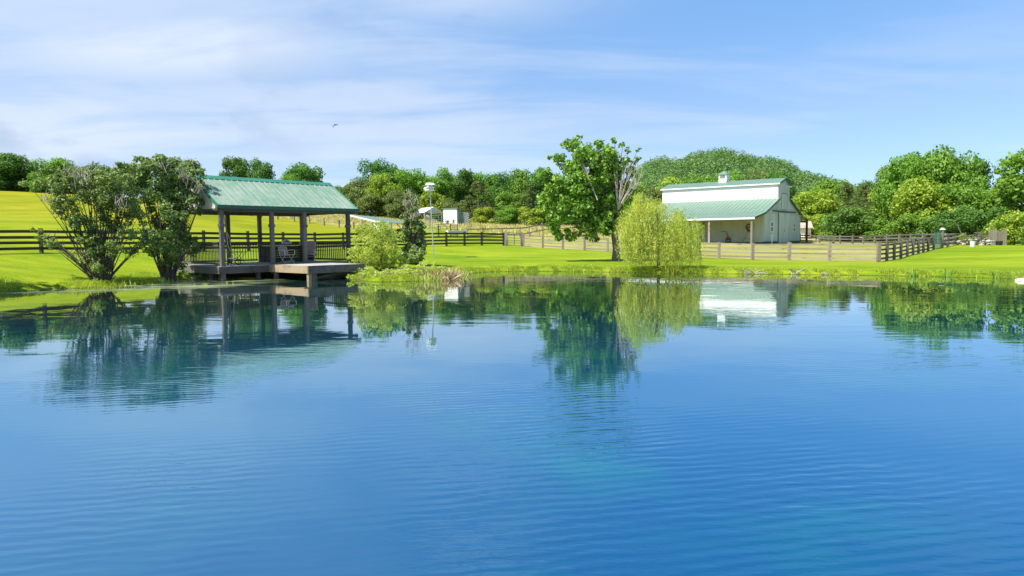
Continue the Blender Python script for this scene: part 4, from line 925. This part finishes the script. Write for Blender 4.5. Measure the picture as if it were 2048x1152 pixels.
# ------------------------------------------------------------------ trees one can tell apart
gl, gc, gr_ = 'trees along the left skyline', 'trees in the belt behind the field', 'trees right of the barn'
T_ = tree
T_('leafy_tree', 35, 162, 318, 70, 'round', 'deep', 'dark crown joining the far left tree to the light green one', gl, 2)
T_('leafy_tree', 150, 158, 330, 70, 'round', 'mid', 'green crown between bright rounded tree and olive tree on the left skyline', gl, 2)
T_('leafy_tree', 8, 152, 303, 110, 'round', 'deep', 'dark broad tree at the far left edge of the field skyline', gl, 1.5)
T_('leafy_tree', 62, 168, 330, 70, 'tall', 'mid', 'light green tree under the bare twigs on the left skyline', gl, 2)
T_('leafy_tree', 118, 160, 312, 96, 'round', 'mid', 'bright rounded tree above the tip of the big left shrub', gl, 2)
T_('leafy_tree', 190, 160, 324, 80, 'round', 'olive', 'olive tree rising over the left shrub on the skyline', gl, 2)
T_('leafy_tree', 86, 150, 340, 60, 'bush', 'mid', 'low green thicket at the upper left edge of the field', gl, 1)
T_('leafy_tree', 262, 165, 332, 80, 'round', 'deep', 'dark tree mostly hidden between the two left shrubs', gl, 2)
T_('leafy_tree', 362, 160, 314, 86, 'tall', 'olive', 'thin topped tree showing above the right hand shrub', gl, 2)
T_('leafy_tree', 425, 170, 352, 60, 'round', 'mid', 'low crown just left of the pavilion ridge end', gl, 2)
T_('leafy_tree', 470, 165, 309, 66, 'round', 'deep', 'left half of the dark double crown above the pavilion roof', gl, 2)
T_('leafy_tree', 515, 166, 313, 64, 'round', 'deep', 'right half of the dark double crown above the pavilion roof', gl, 2)
T_('leafy_tree', 607, 166, 322, 92, 'round', 'deep', 'dark rounded tree above the right end of the pavilion ridge', gl, 2)
T_('leafy_tree', 583, 150, 344, 50, 'round', 'mid', 'small bright crown just behind the pavilion ridge', gl, 2)
T_('leafy_tree', 683, 170, 372, 36, 'tall', 'olive', 'small thin tree in the gap right of the pavilion roof', gl, 2)
T_('leafy_tree', 757, 150, 314, 84, 'round', 'deep', 'tallest dark crown at the left end of the tree belt', gc, 1)
T_('leafy_tree', 728, 142, 352, 74, 'round', 'olive', 'greyish green round tree right beside the pavilion eave', gc, 1)
T_('leafy_tree', 768, 140, 342, 66, 'round', 'lime', 'yellow green crown in front of the tallest dark crown', gc, 1)
T_('leafy_tree', 745, 134, 385, 90, 'bush', 'olive', 'low olive thicket behind the long green roofed shed', gc, .5)
T_('leafy_tree', 824, 146, 334, 98, 'round', 'mid', 'broad bright tree left of the martin house', gc, 1)
T_('leafy_tree', 800, 132, 378, 64, 'round', 'olive', 'olive green tree behind the narrow dark shrub', gc, 1)
T_('leafy_tree', 885, 146, 333, 56, 'tall', 'mid', 'slim tree just right of the martin house', gc, 1)
T_('leafy_tree', 862, 136, 372, 70, 'bush', 'lime', 'lime thicket behind the pale gabled shed', gc, .5)
T_('leafy_tree', 928, 150, 336, 60, 'tall', 'deep', 'dark slim tree above the green sided shed', gc, 1)
T_('leafy_tree', 905, 134, 392, 60, 'bush', 'olive', 'low olive growth right behind the white fronted shed', gc, .5)
T_('cedar_tree', 958, 130, 360, 92, 'cone', 'cedar', 'brownish broad cedar in the middle of the belt', gc, .5)
T_('leafy_tree', 968, 150, 343, 58, 'tall', 'mid', 'green tree rising behind the brownish cedar', gc, 1)
T_('leafy_tree', 1004, 146, 342, 56, 'tall', 'deep', 'dark pointed tree right of the brownish cedar', gc, 1)
T_('leafy_tree', 1040, 146, 340, 56, 'tall', 'mid', 'tall green tree near the left edge of the lawn tree', gc, 1)
T_('leafy_tree', 1020, 130, 380, 70, 'round', 'mid', 'rounded green tree in front of the dark pointed tree', gc, .5)
T_('cedar_tree', 1060, 128, 366, 66, 'cone', 'cedar', 'dark cedar just left of the lawn tree crown', gc, .5)
T_('leafy_tree', 1080, 150, 338, 60, 'tall', 'deep', 'dark tree partly behind the left side of the lawn tree', gc, 1)
T_('leafy_tree', 972, 126, 410, 58, 'bush', 'lime', 'bright lime shrub at the field edge, leftmost of three', gc, .3)
T_('leafy_tree', 1018, 124, 412, 60, 'bush', 'mid', 'green shrub at the field edge, middle of three', gc, .3)
T_('leafy_tree', 1068, 122, 405, 74, 'bush', 'lime', 'large lime shrub at the field edge, rightmost of three', gc, .3)
for i, (px, Y, top, w_, kd, lf, lb) in enumerate((
    (1120, 128, 400, 80, 'bush', 'mid', 'green thicket behind the lower left of the lawn tree'), (1150, 150, 352, 80, 'round', 'deep', 'dark tree hidden behind the lawn tree crown'),
    (1185, 130, 395, 90, 'bush', 'deep', 'dark thicket behind the lawn tree trunk'), (1212, 156, 350, 80, 'round', 'mid', 'green tree behind the right part of the lawn tree'),
    (1262, 140, 362, 90, 'round', 'mid', 'green tree between lawn tree and willow top'), (1250, 122, 405, 90, 'bush', 'lime', 'lime thicket behind the top of the willow'),
    (1302, 134, 368, 80, 'round', 'olive', 'olive tree just left of the barn wall'), (1335, 150, 350, 84, 'round', 'lime', 'lime crown behind the left end of the barn ridge'),
    (1395, 175, 344, 90, 'round', 'mid', 'green crown behind the barn ridge left of the cupola'), (1460, 180, 340, 90, 'round', 'mid', 'green crown directly behind the cupola'),
    (1505, 160, 336, 70, 'round', 'olive', 'warm olive crown behind the ridge right of the cupola'), (1545, 185, 338, 80, 'round', 'deep', 'dark crown behind the barn gable peak'),
    (1600, 150, 392, 76, 'round', 'mid', 'green tree just right of the barn gable'))):
    T_('leafy_tree', px, Y, top, w_, kd, lf, lb, gc, 1)
for px, top, k, lb in ((700, 366, 'deep', 'dark low crown at the far left of the tree belt'), (790, 352, 'deep', 'dark crown behind the broad bright tree'), (850, 350, 'mid', 'green crown directly behind the martin house'), (910, 346, 'mid', 'green crown filling the skyline right of the martin house'),
                       (948, 349, 'deep', 'dark crown on the skyline left of the brownish cedar top'), (988, 352, 'mid', 'green crown on the skyline above the middle shrub'), (1024, 348, 'deep', 'dark crown on the skyline above the largest lime shrub'), (1062, 350, 'mid', 'green crown on the skyline just left of the lawn tree'), (1110, 352, 'mid', 'green skyline crown behind the left edge of the lawn tree')):
    T_('leafy_tree', px, 163, top, 74, 'round', k, lb, gc, 1.5)
T_('leafy_tree', 1636, 140, 374, 110, 'round', 'lime', 'yellow green round tree right of the barn roof', gr_, 1)
T_('leafy_tree', 1618, 132, 418, 80, 'bush', 'lime', 'yellow green growth above the white garage roof', gr_, 1)
T_('cedar_tree', 1692, 136, 362, 80, 'cone', 'cedar', 'dark brownish cedar above the round bush', gr_, .5)
T_('leafy_tree', 1662, 170, 352, 90, 'round', 'mid', 'green tree behind the yellow green tree', gr_, 1)
T_('cedar_tree', 1728, 150, 366, 70, 'cone', 'cedar', 'second cedar right of the dark brownish cedar', gr_, .5)
T_('leafy_tree', 1737, 200, 358, 70, 'round', 'deep', 'distant crown in the notch below the hill', gr_, 1)
T_('leafy_tree', 1690, 124, 412, 90, 'bush', 'mid', 'green thicket behind the round dark bush', gr_, 1)
T_('round_bush', 1708, 113, 403, 132, 'bush', 'deep', 'big round dark bush behind the rear paddock fence', gr_, .6, 'bush')
T_('leafy_tree', 1780, 116, 372, 90, 'round', 'lime', 'yellow green tree between round bush and tall tree', gr_, 1)
T_('leafy_tree', 1765, 108, 430, 90, 'bush', 'mid', 'low green growth behind the fence right of the round bush', gr_, .5)
T_('leafy_tree', 1815, 104, 299, 104, 'round', 'mid', 'left upper crown of the tall tree clump on the right', gr_, 1)
T_('leafy_tree', 1893, 103, 287, 126, 'round', 'mid', 'highest broad crown of the tall tree clump on the right', gr_, 1)
T_('leafy_tree', 1862, 108, 298, 150, 'round', 'mid', 'middle upper crown joining the left and highest crowns of the tall clump', gr_, 1)
T_('leafy_tree', 1805, 112, 318, 110, 'round', 'mid', 'outer left crown of the tall clump, sloping down to the round bush', gr_, 1)
T_('leafy_tree', 1948, 106, 316, 70, 'tall', 'deep', 'right shoulder crown of the tall tree clump', gr_, 1)
T_('leafy_tree', 1840, 96, 350, 130, 'round', 'lime', 'sunlit lower crown in front of the tall clump, left part', gr_, 1.5)
T_('leafy_tree', 1905, 95, 362, 120, 'round', 'mid', 'sunlit lower crown in front of the tall clump, right part', gr_, 1.5)
T_('leafy_tree', 1830, 92, 420, 110, 'bush', 'mid', 'bushy growth behind the end of the rear fence', gr_, .5)
T_('leafy_tree', 1898, 88, 415, 110, 'bush', 'deep', 'dark bushes directly behind the mesh gate', gr_, .5)
T_('leafy_tree', 1960, 88, 400, 110, 'bush', 'deep', 'dark bushes directly behind the brush pile', gr_, .5)
T_('leafy_tree', 1985, 96, 372, 90, 'round', 'mid', 'green tree filling the gap above the plank screen', gr_, 1)
T_('leafy_tree', 2056, 88, 294, 150, 'tall', 'mid', 'tall layered tree cut by the right edge of view', gr_, 1)
T_('leafy_tree', 2030, 80, 412, 90, 'bush', 'lime', 'bright lime bush at the right edge above the lawn', gr_, .3)
T_('leafy_tree', 2095, 74, 430, 90, 'bush', 'deep', 'dark bush at the extreme right edge of the lawn', gr_, .3)
T_('small_shrub', 1922, 73, 466, 26, 'bush', 'lime', 'small bright green shrub left of the brush pile', gr_, .1, 'shrub')
T_('small_shrub', 1668, 107, 476, 9, 'bush', 'lime', 'tiny pale plant in front of the rear paddock fence', gr_, .0, 'shrub')
T_('shade_tree', -690, 20.5, -330, 830, 'round', 'mid', 'tree outside the left edge whose shade falls on the lawn', gl, 0)
# bare twiggy tree on the left skyline
def bare_tree(px, Y, top, label, seed):
    random.seed(seed); b = grd(px, Y); t = at(px, top, Y); h = t.z-b.z; mb = MB()
    mb.tube([b, b+Vector((.1, 0, h*.5)), b+Vector((0, 0, h))], [.22, .14, .03], 6)
    for k in range(26):
        z = random.uniform(.35, .95)*h; a = random.uniform(0, 6.28); l = (1.1-z/h)*h*.45
        p = b+Vector((0, 0, z)); q = p+Vector((math.cos(a)*l*.6, math.sin(a)*l*.6, l*.7)); mb.tube([p, p.lerp(q, .5)+Vector((0, 0, -.1*l)), q], [.07, .045, .015], 4)
        for j in range(3): w_ = p.lerp(q, random.uniform(.4, .9)); mb.tube([w_, w_+Vector((random.uniform(-.3, .3), random.uniform(-.3, .3), .45))*l*.6], [.03, .01], 4)
    tag(mb.build('bare_tree', M['paleb'], origin=b), label, 'tree')
bare_tree(62, 158, 308, 'bare leafless tree on the left skyline beside the dark broad tree', 1)

# ------------------------------------------------------------------ detailed plants near the pond
def limb_set(mb, root, targets, r0, n=6, up=.25, sides=6):
    for tg, r in targets:
        mb.tube(bez(root, tg, 0, n, up), np.linspace(r0*r, .008, n+1), sides)
# lawn tree
rng = np.random.default_rng(21); random.seed(21)
Y0 = 47.; base = grd(1232, Y0, 522)
e = thing('lawn_tree', base, 'large leafy tree with some dead branches on the lawn left of the willow', 'tree')
lob = [(1140, 292, 18), (1165, 302, 24), (1200, 297, 20), (1218, 312, 22), (1122, 318, 15), (1098, 315, 6), (1152, 283, 9), (1160, 272, 6), (1228, 283, 7), (1170, 340, 34), (1212, 350, 30), (1132, 362, 32), (1092, 355, 18), (1072, 350, 10), (1112, 390, 32), (1152, 400, 38), (1196, 402, 34), (1090, 415, 16), (1120, 432, 28), (1165, 440, 34), (1205, 446, 26), (1112, 458, 16), (1145, 470, 16), (1188, 470, 16), (1214, 464, 10), (1232, 380, 24), (1238, 340, 14), (1256, 300, 6), (1277, 300, 4), (1274, 318, 5), (1250, 402, 16), (1232, 432, 14), (1096, 385, 18), (1118, 490-18, 12), (1180, 372, 28), (1225, 325, 16), (1262, 345, 14), (1258, 375, 16), (1268, 400, 12), (1250, 325, 12), (1268, 322, 7), (1245, 290, 7), (1105, 365, 14), (1205, 325, 26), (1185, 320, 26), (1245, 370, 16), (1215, 420, 22), (1140, 335, 18), (1255, 425, 12), (1105, 440, 16), (1225, 395, 22), (1243, 415, 14), (1218, 440, 20), (1195, 365, 26), (1175, 415, 26), (1150, 330, 22), (1238, 395, 18)]
LB = px_lobes(1232, Y0, lob, rng, 1, .9)
crown = lobes_mesh('crown', LB, .115, 33, rng, base, .62, .2, .8); link('crown', crown, L['main'], e)
tk = MB(); fork = at(1229, 468, Y0)
tk.tube([base-Vector((0, 0, .3)), base+Vector((.0, 0, .12)), base+Vector((.02, 0, .8)), fork, at(1225, 440, Y0), at(1212, 400, Y0+.2), at(1195, 340, Y0), at(1180, 300, Y0)], [.42, .30, .235, .225, .17, .12, .07, .02], 10)
tk.tube([fork-Vector((0, 0, .2)), at(1236, 440, Y0-.2), at(1237, 400, Y0-.3), at(1236, 350, Y0-.3), at(1238, 315, Y0-.3)], [.17, .13, .09, .06, .02], 8)
link_t = tk.build('trunk', M['bark'], e, smooth=True)
lm = MB(); targets = [(Vector(c), random.uniform(.5, 1)) for c, r in LB[::2]]
for c, k in targets:
    s = at(1226, 455, Y0) if c.z < 5 else at(1215, 405, Y0+.1) if c.x < base.x-1 else at(1236, 400, Y0-.2)
    lm.tube(bez(s, c, 0, 6, .15), np.linspace(.075*k+.02, .012, 7), 5)
lm.build('limb', M['bark'], link_t)
dl = MB()
for px, py in ((1236, 300), (1226, 298), (1250, 305), (1262, 325), (1270, 318), (1280, 330), (1287, 345), (1265, 365), (1275, 370), (1158, 320), (1282, 352), (1248, 345), (1170, 335)):
    s = at(1236, 420, Y0-.5) if px > 1220 else at(1195, 400, Y0-1.2)
    q = at(px, py, Y0-.9+random.uniform(-.6, .3)); dl.tube(bez(s, q, 0, 5, .05), np.linspace(.045, .008, 6), 5)
    for j in range(5):
        w_ = Vector(s).lerp(q, random.uniform(.55, .95)); dl.tube([w_, w_+Vector((random.uniform(-.5, .5), random.uniform(-.3, .1), random.uniform(.2, .9)))], [.022, .008], 4)
dl.build('dead_branch', M['paleb'], e)

# the two big pond shrubs
def pond_shrub(px, Y, lobs, label, seed, nst, leafm='shrub', size=.055, fan=None, deadpx=None, dens=1.0, hollow=.35):
    rng = np.random.default_rng(seed); random.seed(seed); base = grd(px, Y, 550)
    e = thing('pond_shrub', base, label, 'shrub', 'dark shrubs at the pond edge')
    LB = px_lobes(px, Y, lobs, rng, 1, 1.0)
    link('foliage', lobes_mesh('foliage', LB, size, 125*dens, rng, base, .6, .12, .85), L[leafm], e)
    mb = MB()
    for k in range(nst):
        c, r = LB[k % len(LB)]; s = base+Vector((random.uniform(-.28, .28), random.uniform(-.28, .28), -.15)); q = Vector(c)+Vector((random.uniform(-1, 1), random.uniform(-1, 1), random.uniform(-.5, 1)))*r*.7
        pts = bez(s, q, 0, 6, .18); mb.tube(pts, np.linspace(random.uniform(.028, .05), .006, 7), 5)
        for j in range(3):
            w_ = pts[3+j]; mb.tube([w_, w_+Vector((random.uniform(-.4, .4), random.uniform(-.4, .4), random.uniform(.15, .6)))], [.014, .004], 4)
    mb.build('stem', M['bark'], e)
    if deadpx:
        dm = MB()
        for (dx, dy, dr) in deadpx:
            for k in range(int(dr*1.6)):
                c = at(dx+random.gauss(0, dr*.5), dy+random.gauss(0, dr*.4), Y-random.uniform(-.6, 1.1)); d = Vector((random.uniform(-.5, .5), random.uniform(-.3, .3), random.uniform(.3, 1)))*random.uniform(.15, .42)
                dm.tube([c-d, c+d*.2, c+d], [.012, .009, .004], 4)
        dm.build('dead_twig', M['paleb'], e)
    return e
pond_shrub(202, 31.2, [(88, 372, 20), (110, 398, 20), (130, 380, 22), (150, 408, 26), (175, 388, 26), (200, 405, 28), (230, 392, 28), (250, 364, 26), (205, 358, 22), (162, 355, 18), (185, 340, 11), (238, 338, 18), (140, 440, 18), (180, 448, 24), (220, 445, 24), (258, 430, 24), (118, 482, 13), (100, 492, 9), (58, 459, 6), (75, 462, 5), (95, 476, 10), (200, 490, 22), (240, 500, 20), (275, 482, 16), (262, 466, 16), (180, 522, 14), (215, 532, 18), (200, 552, 14), (190, 325, 4), (225, 350, 16), (262, 340, 14), (270, 385, 20), (268, 410, 18), (150, 370, 20), (120, 365, 16), (95, 350, 14), (115, 345, 12)],
           'wide fan shaped dark shrub at the water edge on the far left', 31, 75, deadpx=[(170, 350, 24), (140, 345, 20), (240, 400, 16), (90, 395, 8)], dens=1.0)
pond_shrub(336, 33.9, [(290, 340, 24), (322, 335, 26), (352, 348, 26), (374, 372, 22), (388, 396, 12), (330, 380, 30), (300, 400, 26), (362, 400, 26), (288, 322, 10), (272, 360, 22), (388, 345, 14), (350, 438, 26), (320, 448, 28), (372, 440, 16), (340, 488, 30), (308, 492, 20), (360, 500, 24), (376, 480, 16), (335, 520, 20), (352, 528, 14), (288, 465, 14), (282, 316, 5), (302, 320, 5), (345, 462, 24), (388, 372, 15), (394, 398, 12), (386, 420, 11), (374, 350, 15)],
           'tall dark shrub beside the left railing of the pavilion', 32, 55, deadpx=[(375, 350, 22), (395, 375, 12), (330, 330, 14)], dens=1.15, size=.068)
pond_shrub(826, 40.5, [(822, 440, 15), (836, 452, 13), (814, 470, 17), (840, 482, 17), (824, 500, 20), (836, 510, 16), (818, 518, 11), (812, 432, 9), (830, 420, 8), (846, 468, 10), (848, 500, 10), (808, 498, 10)],
           'narrow upright dark shrub with bare tips right of the pavilion', 33, 46, deadpx=[(815, 405, 12), (822, 430, 14), (838, 425, 10), (818, 385, 6), (830, 400, 8)], dens=1.7, size=.068)
# yellow green bushes right of the dock
def soft_bush(px, Y, lobs, label, seed, leafm, size, dens, name='bush', cat='bush', nst=24, asp=.4, group=None):
    rng = np.random.default_rng(seed); random.seed(seed); base = grd(px, Y, 555); base.z = max(base.z, -.05)
    e = thing(name, base, label, cat, group); LB = px_lobes(px, Y, lobs, rng, 1, .7)
    link('foliage', lobes_mesh('foliage', LB, size, dens, rng, base, asp, .1, .8), L[leafm], e)
    mb = MB()
    for k in range(nst):
        c, r = LB[(k*3) % len(LB)]; s = base+Vector((random.uniform(-.5, .5), random.uniform(-.3, .3), -.1)); mb.tube(bez(s, Vector(c), 0, 4, .1), np.linspace(.022, .005, 5), 4)
    mb.build('stem', M['twig'], e); return e
soft_bush(755, 36.5, [(735, 478, 22), (716, 500, 18), (758, 472, 24), (780, 495, 22), (745, 515, 26), (770, 522, 24), (722, 530, 18), (792, 515, 16), (764, 450, 12), (740, 452, 10), (706, 510, 12), (786, 470, 16), (700, 530, 10), (722, 460, 16), (748, 492, 26), (735, 545, 18), (800, 530, 14), (775, 456, 12), (712, 480, 12), (810, 540, 12)], 'light yellow green willow bush right of the dock', 41, 'bush', .06, 115)
soft_bush(735, 33.6, [(722, 545, 10), (740, 542, 16), (760, 548, 14), (782, 545, 15), (804, 547, 15), (826, 549, 12), (848, 550, 12), (868, 549, 13), (700, 552, 7), (890, 547, 10), (815, 535, 11), (838, 538, 12), (862, 534, 13), (884, 540, 11), (850, 526, 8)], 'low pale green waterside growth along the bank from dock to brown reeds', 42, 'bush', .045, 170, nst=20)
soft_bush(415, 35.4, [(372, 548, 9), (388, 552, 9), (405, 550, 10), (422, 552, 9), (440, 550, 9), (360, 545, 8), (395, 558, 7), (430, 560, 6)], 'dark undergrowth beneath the left edge of the pavilion deck', 43, 'shrub', .05, 170)
def blades(x0, spread, n, h, rng, w=.012, lean=.35):
    """upright grass blades: narrow quads at points x0 (n,3)"""
    m_ = len(x0); d = nrm(np.c_[rng.normal(size=(m_, 2))*lean, np.ones(m_)]); s = nrm(np.c_[rng.normal(size=(m_, 2)), np.zeros(m_)])
    hh = (h*(.5+.8*rng.random(m_)))[:, None]; bend = np.c_[rng.normal(size=(m_, 2))*.12, -.05*np.ones(m_)]*hh
    A = x0-s*w; B = x0+s*w; C_ = x0+d*hh*.6+s*w*.7; D = x0+d*hh+bend
    return np.stack([A, B, C_, D], 1).reshape(-1, 3)
rng = np.random.default_rng(50)
def shore_band(px0, px1, n, off0, off1, rng):
    out_ = []
    a = PP; idx = [i for i in range(32)]
    seg = [(a[i], a[i+1]) for i in range(31)]
    Ls = np.array([np.linalg.norm(q-p) for p, q in seg]); cum = np.r_[0, np.cumsum(Ls)]
    t = rng.random(n)*cum[-1]; k = np.clip(np.searchsorted(cum, t)-1, 0, 30)
    res = np.zeros((n, 2))
    for i in range(31):
        m_ = k == i; p, q = seg[i]; u = (t[m_]-cum[i])/Ls[i]; d = (q-p)/Ls[i]; nn = np.array([-d[1], d[0]]); o = rng.uniform(off0, off1, m_.sum())
        res[m_] = p+np.outer(u, (q-p))+np.outer(o, nn)
    pxs = 1024+F*res[:, 0]/res[:, 1]; ok = (pxs > px0)&(pxs < px1); return res[ok]
def on_ground(r): return np.c_[r, ground(r[:, 0], r[:, 1])]
r = shore_band(-60, 2110, 75000, -.06, .55, rng)
r = r[(np.sin(r[:, 0]*2.1)+np.sin(r[:, 0]*5.3+1)+np.sin(r[:, 0]*11.7+r[:, 1]*3)) > -.9+1.2*rng.random(len(r))]
pxs = 1024+F*r[:, 0]/r[:, 1]; keep = (pxs < 385) | (pxs > 690); r = r[keep]
p3 = on_ground(r); lf_ = (1024+F*r[:, 0]/r[:, 1]) < 400; V1 = np.concatenate([blades(p3[lf_], 0, 0, .05, rng, .01), blades(p3[~lf_], 0, 0, .12, rng, .011)])
r = shore_band(-60, 2110, 30000, .3, 2.6, rng); pxs = 1024+F*r[:, 0]/r[:, 1]; r = r[(pxs < 370)|(pxs > 880)]; V2 = blades(on_ground(r), 0, 0, .085, rng, .012)
tag(link('bank_grass', quads('bank_grass', np.concatenate([V1, V2])), L['bank']), 'longer grass fringing the bank', 'grass', kind='stuff')
# reeds and tall tufts standing at the waterline
def tuft(px, n, h, spread, mat, label, seed, name='reed_clump', off=.0, lean=.3):
    rng = np.random.default_rng(seed); Y = shoreY(px)+off; x = (px-1024)/F*Y; c = np.array([x, Y, max(gz(x, Y), -.03)])
    P = c+np.c_[rng.normal(size=(n, 2))*spread, np.zeros(n)]; V = blades(P, 0, 0, h, rng, .009, lean)-c
    o = link(name, quads(name, V), L[mat], None, tuple(c)); tag(o, label, 'reeds', 'clumps of reeds at the waterline')
tuft(885, 320, .62, .36, 'dry', 'brown dead reeds leaning over the water at the end of the bushes', 61, lean=.75)
tuft(905, 120, .5, .3, 'dry', 'shorter brown reeds just right of the leaning brown ones', 62, lean=.8)
tuft(862, 110, .36, .35, 'bush', 'green reeds in front of the narrow dark shrub', 63)
tuft(920, 90, .32, .3, 'bush', 'pale green tuft where the mown bank begins', 64)
tuft(1345, 60, .55, .25, 'bank', 'green reed tuft right beside the foot of the willow', 65)
tuft(1155, 22, .5, .2, 'bank', 'thin reed tuft on the bank left of the lawn tree shadow', 66)
tuft(1225, 22, .45, .2, 'bank', 'thin reed tuft on the bank below the lawn tree', 67)
tuft(1828, 22, .4, .15, 'main', 'thin reed tuft standing right of the fence corner', 68)
tuft(1893, 22, .42, .16, 'main', 'taller reed tuft on the right bank', 69)
tuft(2010, 36, .35, .3, 'main', 'reed tuft on the right bank near the pale rock', 70)
tuft(322, 70, .25, .3, 'bush', 'light green reeds between the two dark shrubs', 71)
tuft(205, 160, .3, .6, 'bank', 'rough grass round the foot of the far left shrub', 72)
# tall dry grass in the upper field
n = 26000; rr = np.c_[rng.uniform(-9, 22, n), rng.uniform(84, 125, n)]; V = blades(on_ground(rr), 0, 0, .5, rng, .03)
n = 22000; r2 = np.c_[rng.uniform(-46, -14, n), rng.uniform(112, 146, n)]; V = np.concatenate([V, blades(on_ground(r2), 0, 0, .5, rng, .03)])
tag(link('tall_grass', quads('tall_grass', V), L['tallg']), 'tall seeding grass below the tree belt', 'grass', kind='stuff')

# willow
rng = np.random.default_rng(77); random.seed(77)
Y0 = shoreY(1317)+.9; base = grd(1317, Y0); e = thing('willow_tree', base, 'small weeping willow with hanging yellow green strands at the water edge', 'willow')
tops = [(1262, 500, 12, .4), (1285, 505, 18, .4), (1310, 500, 18, .4), (1340, 505, 20, .4), (1368, 500, 16, .4), (1385, 485, 12, .5), (1270, 480, 16, .5), (1300, 485, 20, .5), (1330, 490, 22, .5), (1360, 480, 20, .5), (1250, 440, 10, .6), (1390, 445, 8, .4), (1320, 410, 12, .6), (1355, 425, 12, .6), (1285, 400, 20, 1.), (1265, 425, 18, .8), (1300, 425, 26, .9), (1278, 392, 10, .7), (1345, 438, 24, .8), (1368, 446, 20, .8), (1330, 455, 24, .7), (1275, 455, 24, .7), (1256, 468, 12, .6), (1385, 462, 14, .6), (1310, 405, 14, .8), (1320, 470, 26, .5), (1355, 470, 26, .5)]
W = []; tg_ = []; mb = MB()
zb = base.z+.05
for (px, py, r, k) in tops:
    for j in range(int(r*2.9)):
        sx0 = random.gauss(0, r*.5); c = at(px+sx0, py+random.gauss(0, r*.4), Y0+random.gauss(0, .9)); 
        ln = min(c.z-zb-random.uniform(.05, .6), random.uniform(.4, 2.1)*k*1.25)
        if random.random() < .16: ln = c.z-zb-random.uniform(.0, .7)
        if ln < .2: continue
        d0 = Vector((c.x-base.x, c.y-Y0, 0)); d0 = d0.normalized() if d0.length > .1 else Vector((1, 0, 0))
        ns = int(ln*26); t = np.linspace(0, 1, ns); sw_ = .28*random.uniform(.3, 1.2)
        q = np.array(c)+np.c_[d0.x*sw_*np.sin(t*1.8), d0.y*sw_*np.sin(t*1.8), -ln*t+.10*np.sin(t*3)]; W.append(q+rng.normal(size=q.shape)*.05)
    mb.tube(bez(base+Vector((0, 0, .9)), at(px, py, Y0+random.uniform(-.6, .6)), 0, 6, .3), np.linspace(.055, .01, 7), 5)
W = np.concatenate(W); al = np.tile(np.array([0, 0, -1.]), (len(W), 1))+rng.normal(size=(len(W), 3))*.5
V = leafv(W, nrm(rng.normal(size=W.shape)), .075, rng, .20, nrm(al))-np.array(base)
link('crown', quads('crown', V), L['willow'], e)
mb.tube([base-Vector((0, 0, .2)), base+Vector((.02, 0, 1.0)), at(1318, 450, Y0), at(1312, 415, Y0)], [.10, .085, .05, .02], 8); mb.build('trunk', M['bark'], e, smooth=True)
